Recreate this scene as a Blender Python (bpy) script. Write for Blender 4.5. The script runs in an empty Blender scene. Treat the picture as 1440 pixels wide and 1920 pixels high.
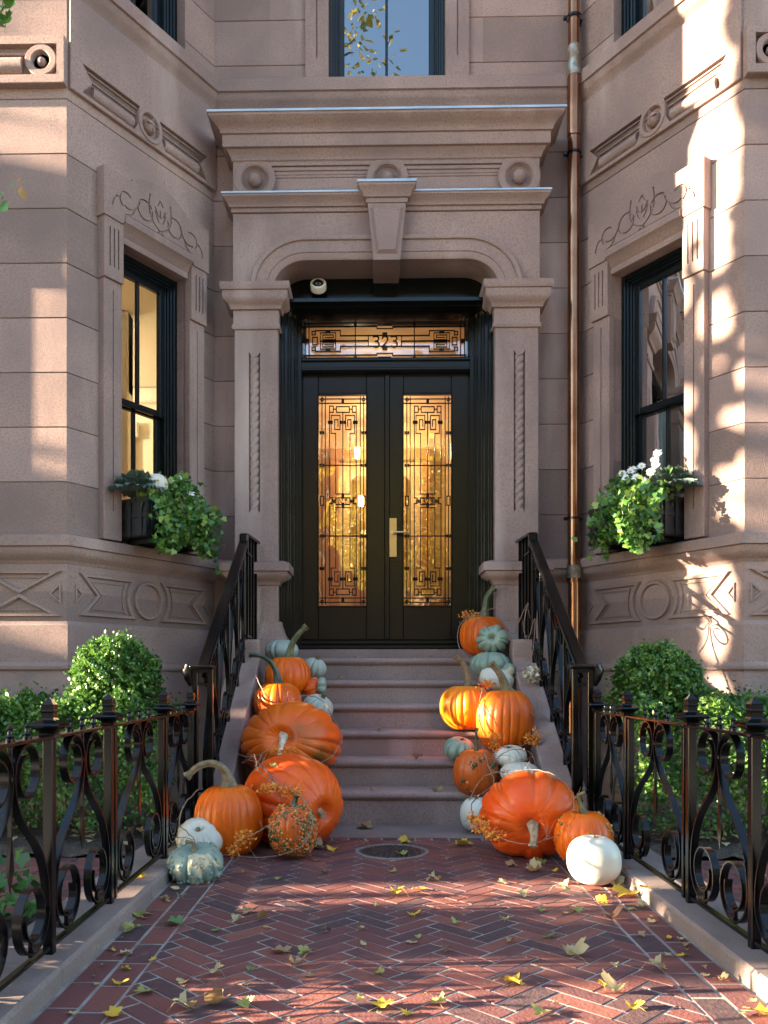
import bpy, bmesh, math, random
import numpy as np
from mathutils import Vector, Matrix
R=math.radians
random.seed(7); rng=np.random.default_rng(7)
sc=bpy.context.scene; COL=sc.collection

# ------------------------------------------------------------------ camera
YAW=0.021; F=1580.0; HOR=1270.0; CAMZ=0.97; CX=705-F*math.tan(YAW)
cam=bpy.data.cameras.new('camera'); camo=bpy.data.objects.new('camera',cam); COL.objects.link(camo)
camo.location=(0,0,CAMZ); camo.rotation_euler=(R(90),0,YAW)
cam.sensor_width=36; cam.sensor_fit='AUTO'; cam.lens=F/1920*36
cam.shift_x=(720-CX)/1920; cam.shift_y=(HOR-960)/1920
cam.clip_start=0.05; cam.clip_end=500
cam.dof.use_dof=True; cam.dof.focus_distance=6.3; cam.dof.aperture_fstop=14.0
sc.camera=camo
# ------------------------------------------------------------------ sky, sun, exposure
SUN_EL=R(11); SUN_D=Vector((math.cos(SUN_EL)*.9963,math.cos(SUN_EL)*.0858,-math.sin(SUN_EL)))   # the way the light travels
w=bpy.data.worlds.new('World'); sc.world=w; w.use_nodes=True
nt=w.node_tree; bg=nt.nodes['Background']; sky=nt.nodes.new('ShaderNodeTexSky')
sky.sky_type='NISHITA'; sky.sun_disc=False; sky.sun_elevation=SUN_EL
sky.sun_rotation=math.atan2(-SUN_D.x,-SUN_D.y); sky.air_density=1.0; sky.dust_density=.7; sky.ozone_density=1.6
nt.links.new(sky.outputs[0],bg.inputs[0]); bg.inputs[1].default_value=0.075
sun=bpy.data.lights.new('sun','SUN'); suno=bpy.data.objects.new('sun',sun); COL.objects.link(suno)
sun.energy=5.0; sun.angle=R(0.5); sun.color=(1.0,0.80,0.58)
suno.rotation_euler=SUN_D.to_track_quat('-Z','Y').to_euler(); suno.location=(-20,0,12)
sc.view_settings.view_transform='Standard'; sc.view_settings.look='None'
sc.view_settings.exposure=3.88; sc.view_settings.gamma=1.0
sc.cycles.max_bounces=10; sc.cycles.transparent_max_bounces=16

def W(px,py,Y):
    "point of the plane at depth Y that the photo shows at px,py"
    rx=(px-CX)/F; s,c=math.sin(YAW),math.cos(YAW); d=(-s+c*rx,c+s*rx,(HOR-py)/F); t=Y/d[1]
    return Vector((d[0]*t,Y,CAMZ+d[2]*t))
def G(px,py,z=0.0):
    rx=(px-CX)/F; s,c=math.sin(YAW),math.cos(YAW); d=(-s+c*rx,c+s*rx,(HOR-py)/F); t=(z-CAMZ)/d[2]
    return Vector((d[0]*t,d[1]*t,z))

# ------------------------------------------------------------------ materials
def mat(name,base,rough=.6,metal=0,var=None,bump=None,spec=.5,attr=None,sss=0,trans=0,coat=0,coords='Object',var2=None,stain=None,course=False):
    """base: linear rgb.  var=(scale,rgb2,contrast)  bump=(scale,strength,dist)  attr: list of (pos,rgb) over the face attribute rnd"""
    m=bpy.data.materials.new(name); m.use_nodes=True; t=m.node_tree; N=t.nodes; L=t.links
    b=N['Principled BSDF']; b.inputs['Roughness'].default_value=rough; b.inputs['Metallic'].default_value=metal
    b.inputs['Specular IOR Level'].default_value=spec
    b.inputs['Base Color'].default_value=(*base,1)
    if coat: b.inputs['Coat Weight'].default_value=coat; b.inputs['Coat Roughness'].default_value=.15
    tc=N.new('ShaderNodeTexCoord'); co=tc.outputs[coords]; cur=None
    if attr:
        a=N.new('ShaderNodeAttribute'); a.attribute_name='rnd'; r=N.new('ShaderNodeValToRGB'); L.new(a.outputs['Fac'],r.inputs[0])
        e=r.color_ramp.elements
        while len(e)<len(attr): e.new(.5)
        for q,(p,c) in zip(e,attr): q.position=p; q.color=(*c,1)
        cur=r.outputs[0]
    def layer(cur,scale,c2,lo,hi,detail=4,stretch=None):
        n=N.new('ShaderNodeTexNoise'); n.inputs['Scale'].default_value=scale; n.inputs['Detail'].default_value=detail
        if stretch:
            mp=N.new('ShaderNodeMapping'); mp.inputs['Scale'].default_value=stretch; L.new(co,mp.inputs[0]); L.new(mp.outputs[0],n.inputs['Vector'])
        else: L.new(co,n.inputs['Vector'])
        rm=N.new('ShaderNodeMapRange'); rm.inputs['From Min'].default_value=lo; rm.inputs['From Max'].default_value=hi; L.new(n.outputs[0],rm.inputs[0])
        mx=N.new('ShaderNodeMix'); mx.data_type='RGBA'; L.new(rm.outputs[0],mx.inputs['Factor'])
        if cur is None: mx.inputs['A'].default_value=(*base,1)
        else: L.new(cur,mx.inputs['A'])
        mx.inputs['B'].default_value=(*c2,1)
        return mx.outputs['Result']
    for v in (var,var2,stain):
        if v: cur=layer(cur,*v)
    if course:      # every course of ashlar was cut from its own bed of stone
        sx=N.new('ShaderNodeSeparateXYZ'); L.new(co,sx.inputs[0]); fl=N.new('ShaderNodeMath'); fl.operation='MULTIPLY_ADD'; fl.inputs[1].default_value=1/.386; fl.inputs[2].default_value=-2.35/.386+20
        L.new(sx.outputs['Z'],fl.inputs[0]); f2=N.new('ShaderNodeMath'); f2.operation='FLOOR'; L.new(fl.outputs[0],f2.inputs[0])
        f3=N.new('ShaderNodeMath'); f3.operation='MULTIPLY_ADD'; f3.inputs[1].default_value=.55; L.new(sx.outputs['X'],f3.inputs[0]); L.new(f2.outputs[0],f3.inputs[2]); f4=N.new('ShaderNodeMath'); f4.operation='ROUND'; L.new(f3.outputs[0],f4.inputs[0])
        cb=N.new('ShaderNodeCombineXYZ'); L.new(f4.outputs[0],cb.inputs[0]); L.new(f2.outputs[0],cb.inputs[2]); wn=N.new('ShaderNodeTexWhiteNoise'); L.new(cb.outputs[0],wn.inputs['Vector'])
        hs=N.new('ShaderNodeHueSaturation'); mr=N.new('ShaderNodeMapRange'); mr.inputs['To Min'].default_value=.74; mr.inputs['To Max'].default_value=1.18; L.new(wn.outputs['Value'],mr.inputs[0]); L.new(mr.outputs[0],hs.inputs['Value'])
        L.new(cur,hs.inputs['Color']); cur=hs.outputs[0]
    if cur is not None: L.new(cur,b.inputs['Base Color'])
    if bump:
        prev=None
        for (s,st,dist) in (bump if isinstance(bump,list) else [bump]):
            n=N.new('ShaderNodeTexNoise'); n.inputs['Scale'].default_value=s; n.inputs['Detail'].default_value=5; L.new(co,n.inputs['Vector'])
            bp=N.new('ShaderNodeBump'); bp.inputs['Strength'].default_value=st; bp.inputs['Distance'].default_value=dist; L.new(n.outputs[0],bp.inputs['Height'])
            if prev: L.new(prev,bp.inputs['Normal'])
            prev=bp.outputs[0]
        L.new(prev,b.inputs['Normal'])
    if sss: b.inputs['Subsurface Weight'].default_value=sss; b.inputs['Subsurface Radius'].default_value=(.02,.01,.005)
    if trans:
        out=N['Material Output']; tr=N.new('ShaderNodeBsdfTranslucent'); ms=N.new('ShaderNodeMixShader'); ms.inputs[0].default_value=trans
        if cur is not None: L.new(cur,tr.inputs[0])
        else: tr.inputs[0].default_value=(*base,1)
        L.new(b.outputs[0],ms.inputs[1]); L.new(tr.outputs[0],ms.inputs[2]); L.new(ms.outputs[0],out.inputs[0])
    return m
def emis(name,c,s):
    m=bpy.data.materials.new(name); m.use_nodes=True; b=m.node_tree.nodes['Principled BSDF']
    b.inputs['Emission Color'].default_value=(*c,1); b.inputs['Emission Strength'].default_value=s; b.inputs['Base Color'].default_value=(.8,.8,.8,1); return m
def glassmat(name,tint=(1,1,1),boost=1.0,wav=0.0,ws=3.0):
    m=bpy.data.materials.new(name); m.use_nodes=True; t=m.node_tree; N=t.nodes; L=t.links; N.remove(N['Principled BSDF'])
    out=N['Material Output']; gl=N.new('ShaderNodeBsdfGlossy'); gl.inputs['Roughness'].default_value=.0
    tr=N.new('ShaderNodeBsdfTransparent'); tr.inputs[0].default_value=(*tint,1)
    fr=N.new('ShaderNodeFresnel'); fr.inputs[0].default_value=1.5
    mu=N.new('ShaderNodeMath'); mu.operation='MULTIPLY'; mu.inputs[1].default_value=boost; mu.use_clamp=True
    ms=N.new('ShaderNodeMixShader'); L.new(fr.outputs[0],mu.inputs[0]); L.new(mu.outputs[0],ms.inputs[0])
    L.new(tr.outputs[0],ms.inputs[1]); L.new(gl.outputs[0],ms.inputs[2]); L.new(ms.outputs[0],out.inputs[0])
    if wav:
        tc=N.new('ShaderNodeTexCoord'); n=N.new('ShaderNodeTexNoise'); n.inputs['Scale'].default_value=ws; n.inputs['Detail'].default_value=1
        L.new(tc.outputs['Object'],n.inputs['Vector']); bp=N.new('ShaderNodeBump'); bp.inputs['Strength'].default_value=wav; bp.inputs['Distance'].default_value=.05
        L.new(n.outputs[0],bp.inputs['Height']); L.new(bp.outputs[0],gl.inputs['Normal']); L.new(bp.outputs[0],fr.inputs['Normal'])
    return m
SARGS=dict(rough=.85,var=(1.6,(.225,.160,.142),.36,.62),var2=(70,(.200,.140,.120),.44,.74,6),stain=(2.1,(.42,.325,.285),.56,.80,8,(1,1,.18)),bump=[(140,.8,.005),(22,.25,.007),(5,.2,.02)],spec=.2)
STONE=mat('brownstone',(.305,.212,.178),**SARGS)
WALLST=mat('brownstone_ashlar',(.305,.212,.178),course=True,**SARGS)
ROUGH=mat('rough_brownstone',(.30,.215,.185),.9,var=(4,(.24,.175,.155),.4,.65),bump=[(120,.8,.006),(45,.6,.012)],spec=.2)
KERBM=mat('kerb_stone',(.245,.185,.162),.88,var=(2.5,(.17,.130,.115),.35,.65),var2=(110,(.15,.11,.095),.48,.72,4),bump=[(300,.4,.003),(20,.2,.006)],spec=.25)
LEAD=mat('lead_flashing',(.42,.47,.50),.45,.6,var=(6,(.30,.36,.40),.4,.7))
DOORP=mat('door_paint',(.0022,.0040,.0034),.22,var=(30,(.003,.005,.004),.45,.7),bump=(250,.05,.001),spec=.38)
WINP=mat('window_paint',(.003,.0065,.0085),.25,bump=(200,.05,.001),spec=.42)
IRON=mat('black_iron',(.0018,.0018,.002),.20,bump=[(160,.14,.0012),(30,.1,.002)],spec=.34)
COPPER=mat('copper_pipe',(.27,.135,.075),.22,.9,var=(5,(.20,.085,.045),.42,.66),var2=(2.0,(.48,.27,.17),.58,.72,5,(1,1,.12)),bump=(14,.15,.004))
SOLDER=mat('solder_patina',(.30,.33,.30),.45,.6,var=(18,(.20,.14,.09),.35,.55))
BRASS=mat('brass',(.62,.47,.22),.3,.9,bump=(100,.1,.001))
GLASS=glassmat('window_glass',boost=1.5,wav=.02)
SKYGLASS=glassmat('upper_window_glass',(.4,.4,.42),boost=6.5,wav=.03)
DOORGLASS=glassmat('door_glass',(.96,.92,.84),boost=6.0,wav=.07,ws=5)
CREAM=mat('cream_plaster',(.80,.73,.56),.8)
AMBER=mat('amber_plaster',(.74,.58,.37),.8,var=(1.5,(.60,.42,.24),.4,.6))
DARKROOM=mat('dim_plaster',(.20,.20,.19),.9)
WHITEP=mat('white_trim_paint',(.8,.74,.62),.5)
WOODF=mat('oak_floor',(.30,.17,.08),.4,var=(8,(.22,.12,.05),.4,.6))
CURT=mat('curtain_cloth',(.16,.18,.20),.9)
LAMPG=emis('lamp_glow',(1,.78,.45),1.6)
BRICK=mat('red_brick',(.24,.09,.07),.8,attr=[(0,(.060,.038,.040)),(.22,(.105,.043,.042)),(.65,(.150,.050,.043)),(1,(.205,.072,.052))],var=(38,(.12,.055,.050),.5,.75),var2=(9,(.23,.125,.10),.64,.88),bump=[(90,.5,.004),(25,.3,.006)],spec=.3)
MORTAR=mat('mortar',(.30,.28,.25),.95,var=(9,(.17,.15,.125),.4,.68),bump=(150,.6,.004))
SOIL=mat('garden_soil',(.060,.042,.030),.95,var=(25,(.11,.08,.055),.5,.75),bump=[(40,.9,.03),(140,.8,.01)])
ASPH=mat('asphalt',(.05,.05,.052),.9,bump=(150,.5,.01))
CONC=mat('concrete',(.36,.34,.31),.9,var=(4,(.28,.27,.25),.4,.6))
BOX=mat('boxwood_leaf',(.06,.12,.03),.42,attr=[(0,(.018,.060,.014)),(.5,(.058,.15,.022)),(.9,(.16,.28,.045)),(.985,(.15,.28,.05)),(1,(.26,.15,.05))],trans=.3,spec=.5)
IVY=mat('ivy_leaf',(.05,.12,.03),.4,attr=[(0,(.025,.085,.020)),(.55,(.07,.19,.035)),(1,(.24,.36,.06))],trans=.28)
KALE=mat('ornamental_kale',(.10,.15,.11),.5,attr=[(0,(.16,.20,.11)),(.5,(.075,.13,.085)),(1,(.16,.22,.19))],trans=.12)
TWIGM=mat('vine_stem',(.26,.17,.11),.7,var=(60,(.17,.10,.07),.4,.6))
BARK=mat('tree_bark',(.12,.085,.06),.9,bump=(20,.9,.03))
BERRY=mat('orange_berry',(.62,.19,.025),.35,attr=[(0,(.50,.09,.015)),(.6,(.66,.22,.025)),(1,(.70,.38,.05))])
PETAL=mat('white_petal',(.82,.82,.78),.5,trans=.2)
YELC=mat('flower_centre',(.60,.42,.04),.6)
DRIED=mat('dried_hydrangea',(.55,.47,.33),.7,attr=[(0,(.46,.38,.25)),(1,(.68,.62,.48))],trans=.2)
BLACKW=mat('black_planter',(.004,.004,.0045),.5,bump=(60,.3,.003))
TREEL=mat('street_tree_leaf',(.35,.28,.04),.5,attr=[(0,(.10,.16,.03)),(.5,(.36,.30,.04)),(1,(.55,.40,.05))],trans=.35)
GREENL=mat('maple_leaf_green',(.08,.20,.03),.45,attr=[(0,(.05,.14,.02)),(.8,(.10,.24,.04)),(1,(.40,.16,.03))],trans=.35)
FARBR=mat('far_brick',(.30,.13,.09),.9,var=(3,(.24,.10,.075),.4,.6))
CASTM=mat('rusted_cast_iron',(.045,.035,.032),.6,.3,var=(40,(.10,.055,.04),.45,.7),bump=(120,.5,.004))
CAMW=mat('camera_housing',(.72,.66,.54),.4)
LENSM=mat('camera_lens',(.004,.004,.006),.08)
STEMG=mat('green_stem',(.045,.062,.018),.55,var=(30,(.13,.11,.045),.42,.62),bump=(60,.5,.004))
STEMT=mat('tan_stem',(.20,.14,.075),.75,var=(35,(.10,.08,.035),.4,.62),bump=(70,.7,.005))
STEMD=mat('dark_green_stem',(.010,.020,.008),.35,var=(25,(.05,.07,.03),.45,.65),bump=(60,.3,.003))
def leafmat(n,a,b): return mat(n,a,.6,var=(28,b,.42,.62),trans=.2,bump=(50,.4,.003))
LEAFY=leafmat('yellow_leaf',(.62,.42,.03),(.55,.34,.04)); LEAFB=leafmat('brown_leaf',(.30,.17,.08),(.38,.26,.13))
LEAFG=leafmat('yellow_green_leaf',(.24,.26,.07),(.40,.36,.10)); LEAFT=leafmat('tan_leaf',(.42,.32,.15),(.48,.40,.20)); LEAFN=leafmat('green_leaf',(.09,.18,.05),(.15,.24,.08))
LEAFD=leafmat('dark_brown_leaf',(.12,.05,.03),(.18,.08,.04))

# ------------------------------------------------------------------ mesh helpers
class MB:
    def __init__(s): s.v=[]; s.f=[]; s.m=[]; s.a=[]; s.x=None
    def add(s,vs,fs,mi=0,rnd=None):
        o=len(s.v); X=s.x
        s.v.extend([X(*p) for p in vs] if X else [tuple(p) for p in vs])
        s.f.extend([tuple(i+o for i in f) for f in fs]); s.m.extend([mi]*len(fs)); s.a.extend([random.random() if rnd is None else rnd]*len(fs))
        return s
    def box(s,a,b,bev=.003,mi=0,rnd=None):
        lo=[min(a[i],b[i]) for i in range(3)]; hi=[max(a[i],b[i]) for i in range(3)]
        bev=min(bev,*[(hi[i]-lo[i])*.45 for i in range(3)])
        if bev<=0:
            vs=[(x,y,z) for z in (lo[2],hi[2]) for y in (lo[1],hi[1]) for x in (lo[0],hi[0])]
            return s.add(vs,[(0,2,3,1),(4,5,7,6),(0,1,5,4),(2,6,7,3),(0,4,6,2),(1,3,7,5)],mi,rnd)
        vs=[];idx={}
        for cx in (0,1):
            for cy in (0,1):
                for cz in (0,1):
                    c=(cx,cy,cz); p=[(lo,hi)[c[i]][i] for i in range(3)]
                    for ax in range(3):
                        q=list(p)
                        for k in range(3):
                            if k!=ax: q[k]+=bev*(1 if c[k]==0 else -1)
                        idx[(c,ax)]=len(vs); vs.append(q)
        fs=[]
        for ax in range(3):
            o=[k for k in range(3) if k!=ax]
            for sd in (0,1):
                ring=[]
                for (u,v) in ((0,0),(1,0),(1,1),(0,1)):
                    c=[0,0,0]; c[ax]=sd; c[o[0]]=u; c[o[1]]=v; ring.append(idx[(tuple(c),ax)])
                fs.append(ring)
            for u in (0,1):
                for v in (0,1):
                    c0=[0,0,0]; c1=[0,0,0]; c1[ax]=1
                    for c in (c0,c1): c[o[0]]=u; c[o[1]]=v
                    c0=tuple(c0); c1=tuple(c1)
                    fs.append([idx[(c0,o[0])],idx[(c1,o[0])],idx[(c1,o[1])],idx[(c0,o[1])]])
        for cx in (0,1):
            for cy in (0,1):
                for cz in (0,1):
                    c=(cx,cy,cz); fs.append([idx[(c,0)],idx[(c,1)],idx[(c,2)]])
        return s.add(vs,fs,mi,rnd)
    def prism(s,poly,h0,h1,axis=2,mi=0,rnd=None):
        "polygon in the two other axes, extruded along axis"
        o=[k for k in range(3) if k!=axis]; n=len(poly); vs=[]
        for h in (h0,h1):
            for p in poly:
                q=[0,0,0]; q[o[0]]=p[0]; q[o[1]]=p[1]; q[axis]=h; vs.append(q)
        fs=[tuple(range(n)),tuple(range(2*n-1,n-1,-1))]+[(i,(i+1)%n,n+(i+1)%n,n+i) for i in range(n)]
        return s.add(vs,fs,mi,rnd)
    def sweep(s,path,prof,mp=None,closed=False,mi=0,cprof=True,rnd=None,cap=True):
        """2-D path with mitred corners; prof: (offset to the right of the path, height); mp maps (x,y,h) to a point"""
        n=len(path); m=len(prof); vs=[]
        for i in range(n):
            p=Vector(path[i]); a=Vector(path[(i-1)%n]) if (closed or i>0) else None; b=Vector(path[(i+1)%n]) if (closed or i<n-1) else None
            d1=(p-a).normalized() if a is not None else None; d2=(b-p).normalized() if b is not None else None
            if d1 is None: d1=d2
            if d2 is None: d2=d1
            n1=Vector((d1.y,-d1.x)); n2=Vector((d2.y,-d2.x)); k=(n1+n2); k=k/max(.15,(1+n1.dot(n2)))
            for (o,h) in prof:
                q=p+k*o; vs.append(mp(q.x,q.y,h) if mp else (q.x,q.y,h))
        fs=[]
        for i in range(n if closed else n-1):
            j=(i+1)%n
            for t in range(m if cprof else m-1):
                u=(t+1)%m; fs.append((i*m+t,j*m+t,j*m+u,i*m+u))
        if not closed and cprof and cap: fs.append(tuple(range(m))); fs.append(tuple(range(n*m-1,(n-1)*m-1,-1)))
        return s.add(vs,fs,mi,rnd)
    def tube(s,pts,rad,n=8,mi=0,cap=True,rnd=None,ridge=0):
        pts=[Vector(p) for p in pts]; k=len(pts); vs=[]; u=None
        for i,p in enumerate(pts):
            t=(pts[min(i+1,k-1)]-pts[max(i-1,0)]).normalized()
            if u is None:
                u=t.orthogonal().normalized()
            u=(u-t*u.dot(t)).normalized(); v=t.cross(u); r=rad[i] if hasattr(rad,'__len__') else rad
            for j in range(n):
                a=2*math.pi*j/n; rr=r*(1-ridge*(j%2)); vs.append(p+u*math.cos(a)*rr+v*math.sin(a)*rr)
        fs=[(i*n+j,i*n+(j+1)%n,(i+1)*n+(j+1)%n,(i+1)*n+j) for i in range(k-1) for j in range(n)]
        if cap: fs.append(tuple(range(n-1,-1,-1))); fs.append(tuple(range((k-1)*n,k*n)))
        return s.add(vs,fs,mi,rnd)
    def bar(s,pts,b,wd,th,mi=0):
        "flat bar: width wd along b, thickness th"
        pts=[Vector(p) for p in pts]; k=len(pts); b=Vector(b).normalized(); vs=[]
        for i,p in enumerate(pts):
            t=(pts[min(i+1,k-1)]-pts[max(i-1,0)]).normalized(); n=t.cross(b).normalized()
            for (x,y) in ((-1,-1),(1,-1),(1,1),(-1,1)): vs.append(p+b*x*wd/2+n*y*th/2)
        fs=[(i*4+j,i*4+(j+1)%4,(i+1)*4+(j+1)%4,(i+1)*4+j) for i in range(k-1) for j in range(4)]+[(3,2,1,0),tuple(range((k-1)*4,k*4))]
        return s.add(vs,fs,mi)
    def lathe(s,prof,c=(0,0,0),n=24,M=None,mi=0,rnd=None,ang=1.0):
        "prof: (r,h) round the local z; M turns it"
        vs=[];m=len(prof);c=Vector(c); nn=n if ang==1.0 else n+1
        for j in range(nn):
            a=2*math.pi*ang*j/n
            for (r,h) in prof:
                p=Vector((r*math.cos(a),r*math.sin(a),h)); p=(M@p if M else p)+c; vs.append(p)
        fs=[(j*m+i,((j+1)%nn)*m+i,((j+1)%nn)*m+i+1,j*m+i+1) for j in range(n) for i in range(m-1)]
        return s.add(vs,fs,mi,rnd)
    def ball(s,c,r,n=8,mi=0,rnd=None,sq=(1,1,1)):
        k=max(3,n//2); vs=[(c[0],c[1],c[2]+r*sq[2])]; 
        for i in range(1,k):
            f=math.pi*i/k
            for j in range(n): a=2*math.pi*j/n; vs.append((c[0]+r*sq[0]*math.sin(f)*math.cos(a),c[1]+r*sq[1]*math.sin(f)*math.sin(a),c[2]+r*sq[2]*math.cos(f)))
        vs.append((c[0],c[1],c[2]-r*sq[2])); e=len(vs)-1
        fs=[(0,1+j,1+(j+1)%n) for j in range(n)]
        fs+=[(1+i*n+j,1+(i+1)*n+j,1+(i+1)*n+(j+1)%n,1+i*n+(j+1)%n) for i in range(k-2) for j in range(n)]
        fs+=[(1+(k-2)*n+j,e,1+(k-2)*n+(j+1)%n) for j in range(n)]
        return s.add(vs,fs,mi,rnd)
    def obj(s,name,mats,parent=None,smooth=None,recalc=True,loc=None):
        me=bpy.data.meshes.new(name); me.from_pydata([tuple(p) for p in s.v],[],s.f); 
        mats=mats if isinstance(mats,(list,tuple)) else [mats]
        for m in mats: me.materials.append(m)
        if len(mats)>1: me.polygons.foreach_set('material_index',s.m)
        at=me.attributes.new('rnd','FLOAT','FACE'); at.data.foreach_set('value',s.a)
        if recalc:
            b=bmesh.new(); b.from_mesh(me); bmesh.ops.recalc_face_normals(b,faces=b.faces); b.to_mesh(me); b.free()
        if smooth is not None:
            me.polygons.foreach_set('use_smooth',[True]*len(me.polygons))
            if smooth<180: me.set_sharp_from_angle(angle=R(smooth))
        me.update(); o=bpy.data.objects.new(name,me); COL.objects.link(o)
        if loc is not None: o.location=loc
        if parent: o.parent=parent
        return o
def tag(o,label=None,cat=None,group=None,kind=None):
    if label: o['label']=label
    if cat: o['category']=cat
    if group: o['group']=group
    if kind: o['kind']=kind
    return o
def thing(name,label,cat,loc=(0,0,0),group=None):
    o=bpy.data.objects.new(name,None); COL.objects.link(o); o.location=loc; o.empty_display_size=.1
    return tag(o,label,cat,group)
def copy_tree(o,parent=None):
    c=o.copy(); COL.objects.link(c)
    if parent: c.parent=parent
    for ch in list(o.children): copy_tree(ch,c)
    return c
def arc(c,r,a0,a1,n=16,r1=None,ry=None):
    out=[]
    for i in range(n+1):
        t=i/n; a=R(a0+(a1-a0)*t); q=r+(0 if r1 is None else (r1-r)*t); out.append((c[0]+q*math.cos(a),c[1]+(q if ry is None else ry)*math.sin(a)))
    return out
def bez(p0,p1,p2,p3,n=12):
    out=[]
    for i in range(n+1):
        t=i/n; out.append(tuple((1-t)**3*a+3*(1-t)**2*t*b+3*(1-t)*t*t*c+t**3*d for a,b,c,d in zip(p0,p1,p2,p3)))
    return out
def smoothpath(P,n=6):
    "Catmull-Rom through the points"
    P=[Vector(p) for p in P]; out=[]
    for i in range(len(P)-1):
        a=P[max(i-1,0)];b=P[i];c=P[i+1];d=P[min(i+2,len(P)-1)]
        for k in range(n):
            t=k/n; out.append(.5*((2*b)+(c-a)*t+(2*a-5*b+4*c-d)*t*t+(3*b-a-3*c+d)*t**3))
    out.append(P[-1]); return out
def leaves(name,mats,pts,size,parent=None,aspect=.55,nrm=None,flat=.0,rnd=None,fold=.25,shape='diamond',loc=None):
    "one mesh of many small leaf faces; pts Nx3"
    N=len(pts); pts=np.asarray(pts,float); sz=np.asarray(size if hasattr(size,'__len__') else np.full(N,size))*rng.uniform(.7,1.25,N)
    d=rng.normal(size=(N,3)); 
    if nrm is not None: d=d*(1-flat)+np.asarray(nrm)*flat*2
    d/=np.linalg.norm(d,axis=1)[:,None]               # face normal
    t=np.cross(d,rng.normal(size=(N,3))); t/=np.linalg.norm(t,axis=1)[:,None]; b=np.cross(d,t)
    if shape=='diamond': sh=[(-.5,0,0),(0,.5*aspect*1.0,fold*.3),(.5,0,0),(0,-.5*aspect,fold*.3)]; faces=[(0,1,2,3)]
    else: sh=[(-.45,0,0),(-.5,.42,.06),(-.02,.52,.1),(.12,.22,.03),(.55,0,-.1),(.12,-.22,.03),(-.02,-.52,.1),(-.5,-.42,.06)]; faces=[tuple(range(8))]
    k=len(sh); V=np.zeros((N,k,3))
    for i,(x,y,z) in enumerate(sh): V[:,i]=pts+(t*x+b*y+d*z)*sz[:,None]
    me=bpy.data.meshes.new(name); nf=len(faces)
    me.vertices.add(N*k); me.vertices.foreach_set('co',V.ravel())
    me.loops.add(N*k); me.loops.foreach_set('vertex_index',np.arange(N*k))
    me.polygons.add(N); me.polygons.foreach_set('loop_start',np.arange(N)*k)
    me.materials.append(mats); at=me.attributes.new('rnd','FLOAT','FACE'); at.data.foreach_set('value',(rng.random(N) if rnd is None else rnd).astype(np.float32))
    me.update(calc_edges=True); o=bpy.data.objects.new(name,me); COL.objects.link(o)
    if loc is not None: o.location=loc
    if parent: o.parent=parent
    return o
# ------------------------------------------------------------------ ground
def struct(o): o['kind']='structure'; return o
g=MB(); g.add([(-120,-120,-.05),(120,-120,-.05),(120,120,-.05),(-120,120,-.05)],[(0,1,2,3)]); struct(g.obj('ground',SOIL))
g=MB(); g.add([(-60,-14,-.02),(60,-14,-.02),(60,-3.2,-.02),(-60,-3.2,-.02)],[(0,1,2,3)]); struct(g.obj('road',ASPH))
g=MB(); g.box((-60,-3.2,-.15),(60,1.9,-.001),.01); struct(g.obj('pavement',CONC))
g=MB(); g.add([(-.99,1.9,-.0022),(1.165,1.9,-.0022),(1.165,5.3,-.0022),(-.99,5.3,-.0022)],[(0,1,2,3)]); struct(g.obj('mortar_bed',MORTAR))
def clip_rect(poly,x0,y0,x1,y1):
    def c(poly,f,ip):
        out=[]
        for i in range(len(poly)):
            a,b=poly[i-1],poly[i]; fa,fb=f(a),f(b)
            if fb>=0:
                if fa<0: out.append(ip(a,b,fa,fb))
                out.append(b)
            elif fa>=0: out.append(ip(a,b,fa,fb))
        return out
    ip=lambda a,b,fa,fb:(a[0]+(b[0]-a[0])*fa/(fa-fb),a[1]+(b[1]-a[1])*fa/(fa-fb))
    for f in (lambda p:p[0]-x0,lambda p:x1-p[0],lambda p:p[1]-y0,lambda p:y1-p[1]):
        poly=c(poly,f,ip)
        if len(poly)<3: return []
    return poly
def brick(mb,poly,zt,holes=None):
    cx=sum(p[0] for p in poly)/len(poly); cy=sum(p[1] for p in poly)/len(poly)
    n=len(poly); t=random.uniform(-.0004,.0008); tx=random.uniform(-.007,.007); ty=random.uniform(-.007,.007)
    ins=[]
    for p in poly:
        d=math.hypot(p[0]-cx,p[1]-cy); k=max(0,(d-.004)/max(d,1e-6)); ins.append((cx+(p[0]-cx)*k,cy+(p[1]-cy)*k))
    z=lambda p,o:zt+t+o+tx*(p[0]-cx)+ty*(p[1]-cy)
    vs=[(p[0],p[1],-.03) for p in poly]+[(p[0],p[1],z(p,-.004)) for p in poly]+[(p[0],p[1],z(p,0)) for p in ins]
    fs=[tuple(range(2*n,3*n))]+[(i,(i+1)%n,n+(i+1)%n,n+i) for i in range(n)]+[(n+i,n+(i+1)%n,2*n+(i+1)%n,2*n+i) for i in range(n)]
    mb.add(vs,fs,0)
def rrect(x0,y0,x1,y1): return [(x0,y0),(x1,y0),(x1,y1),(x0,y1)]
HX0,HX1,HY0,HY1=-.765,.945,1.95,5.02     # herringbone field
dr_c=G(735,1597); dr_c=(dr_c.x,dr_c.y); dr_r=.205
hb=MB(); wb=.0745; jt=.0037
ca=math.cos(R(45))
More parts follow.
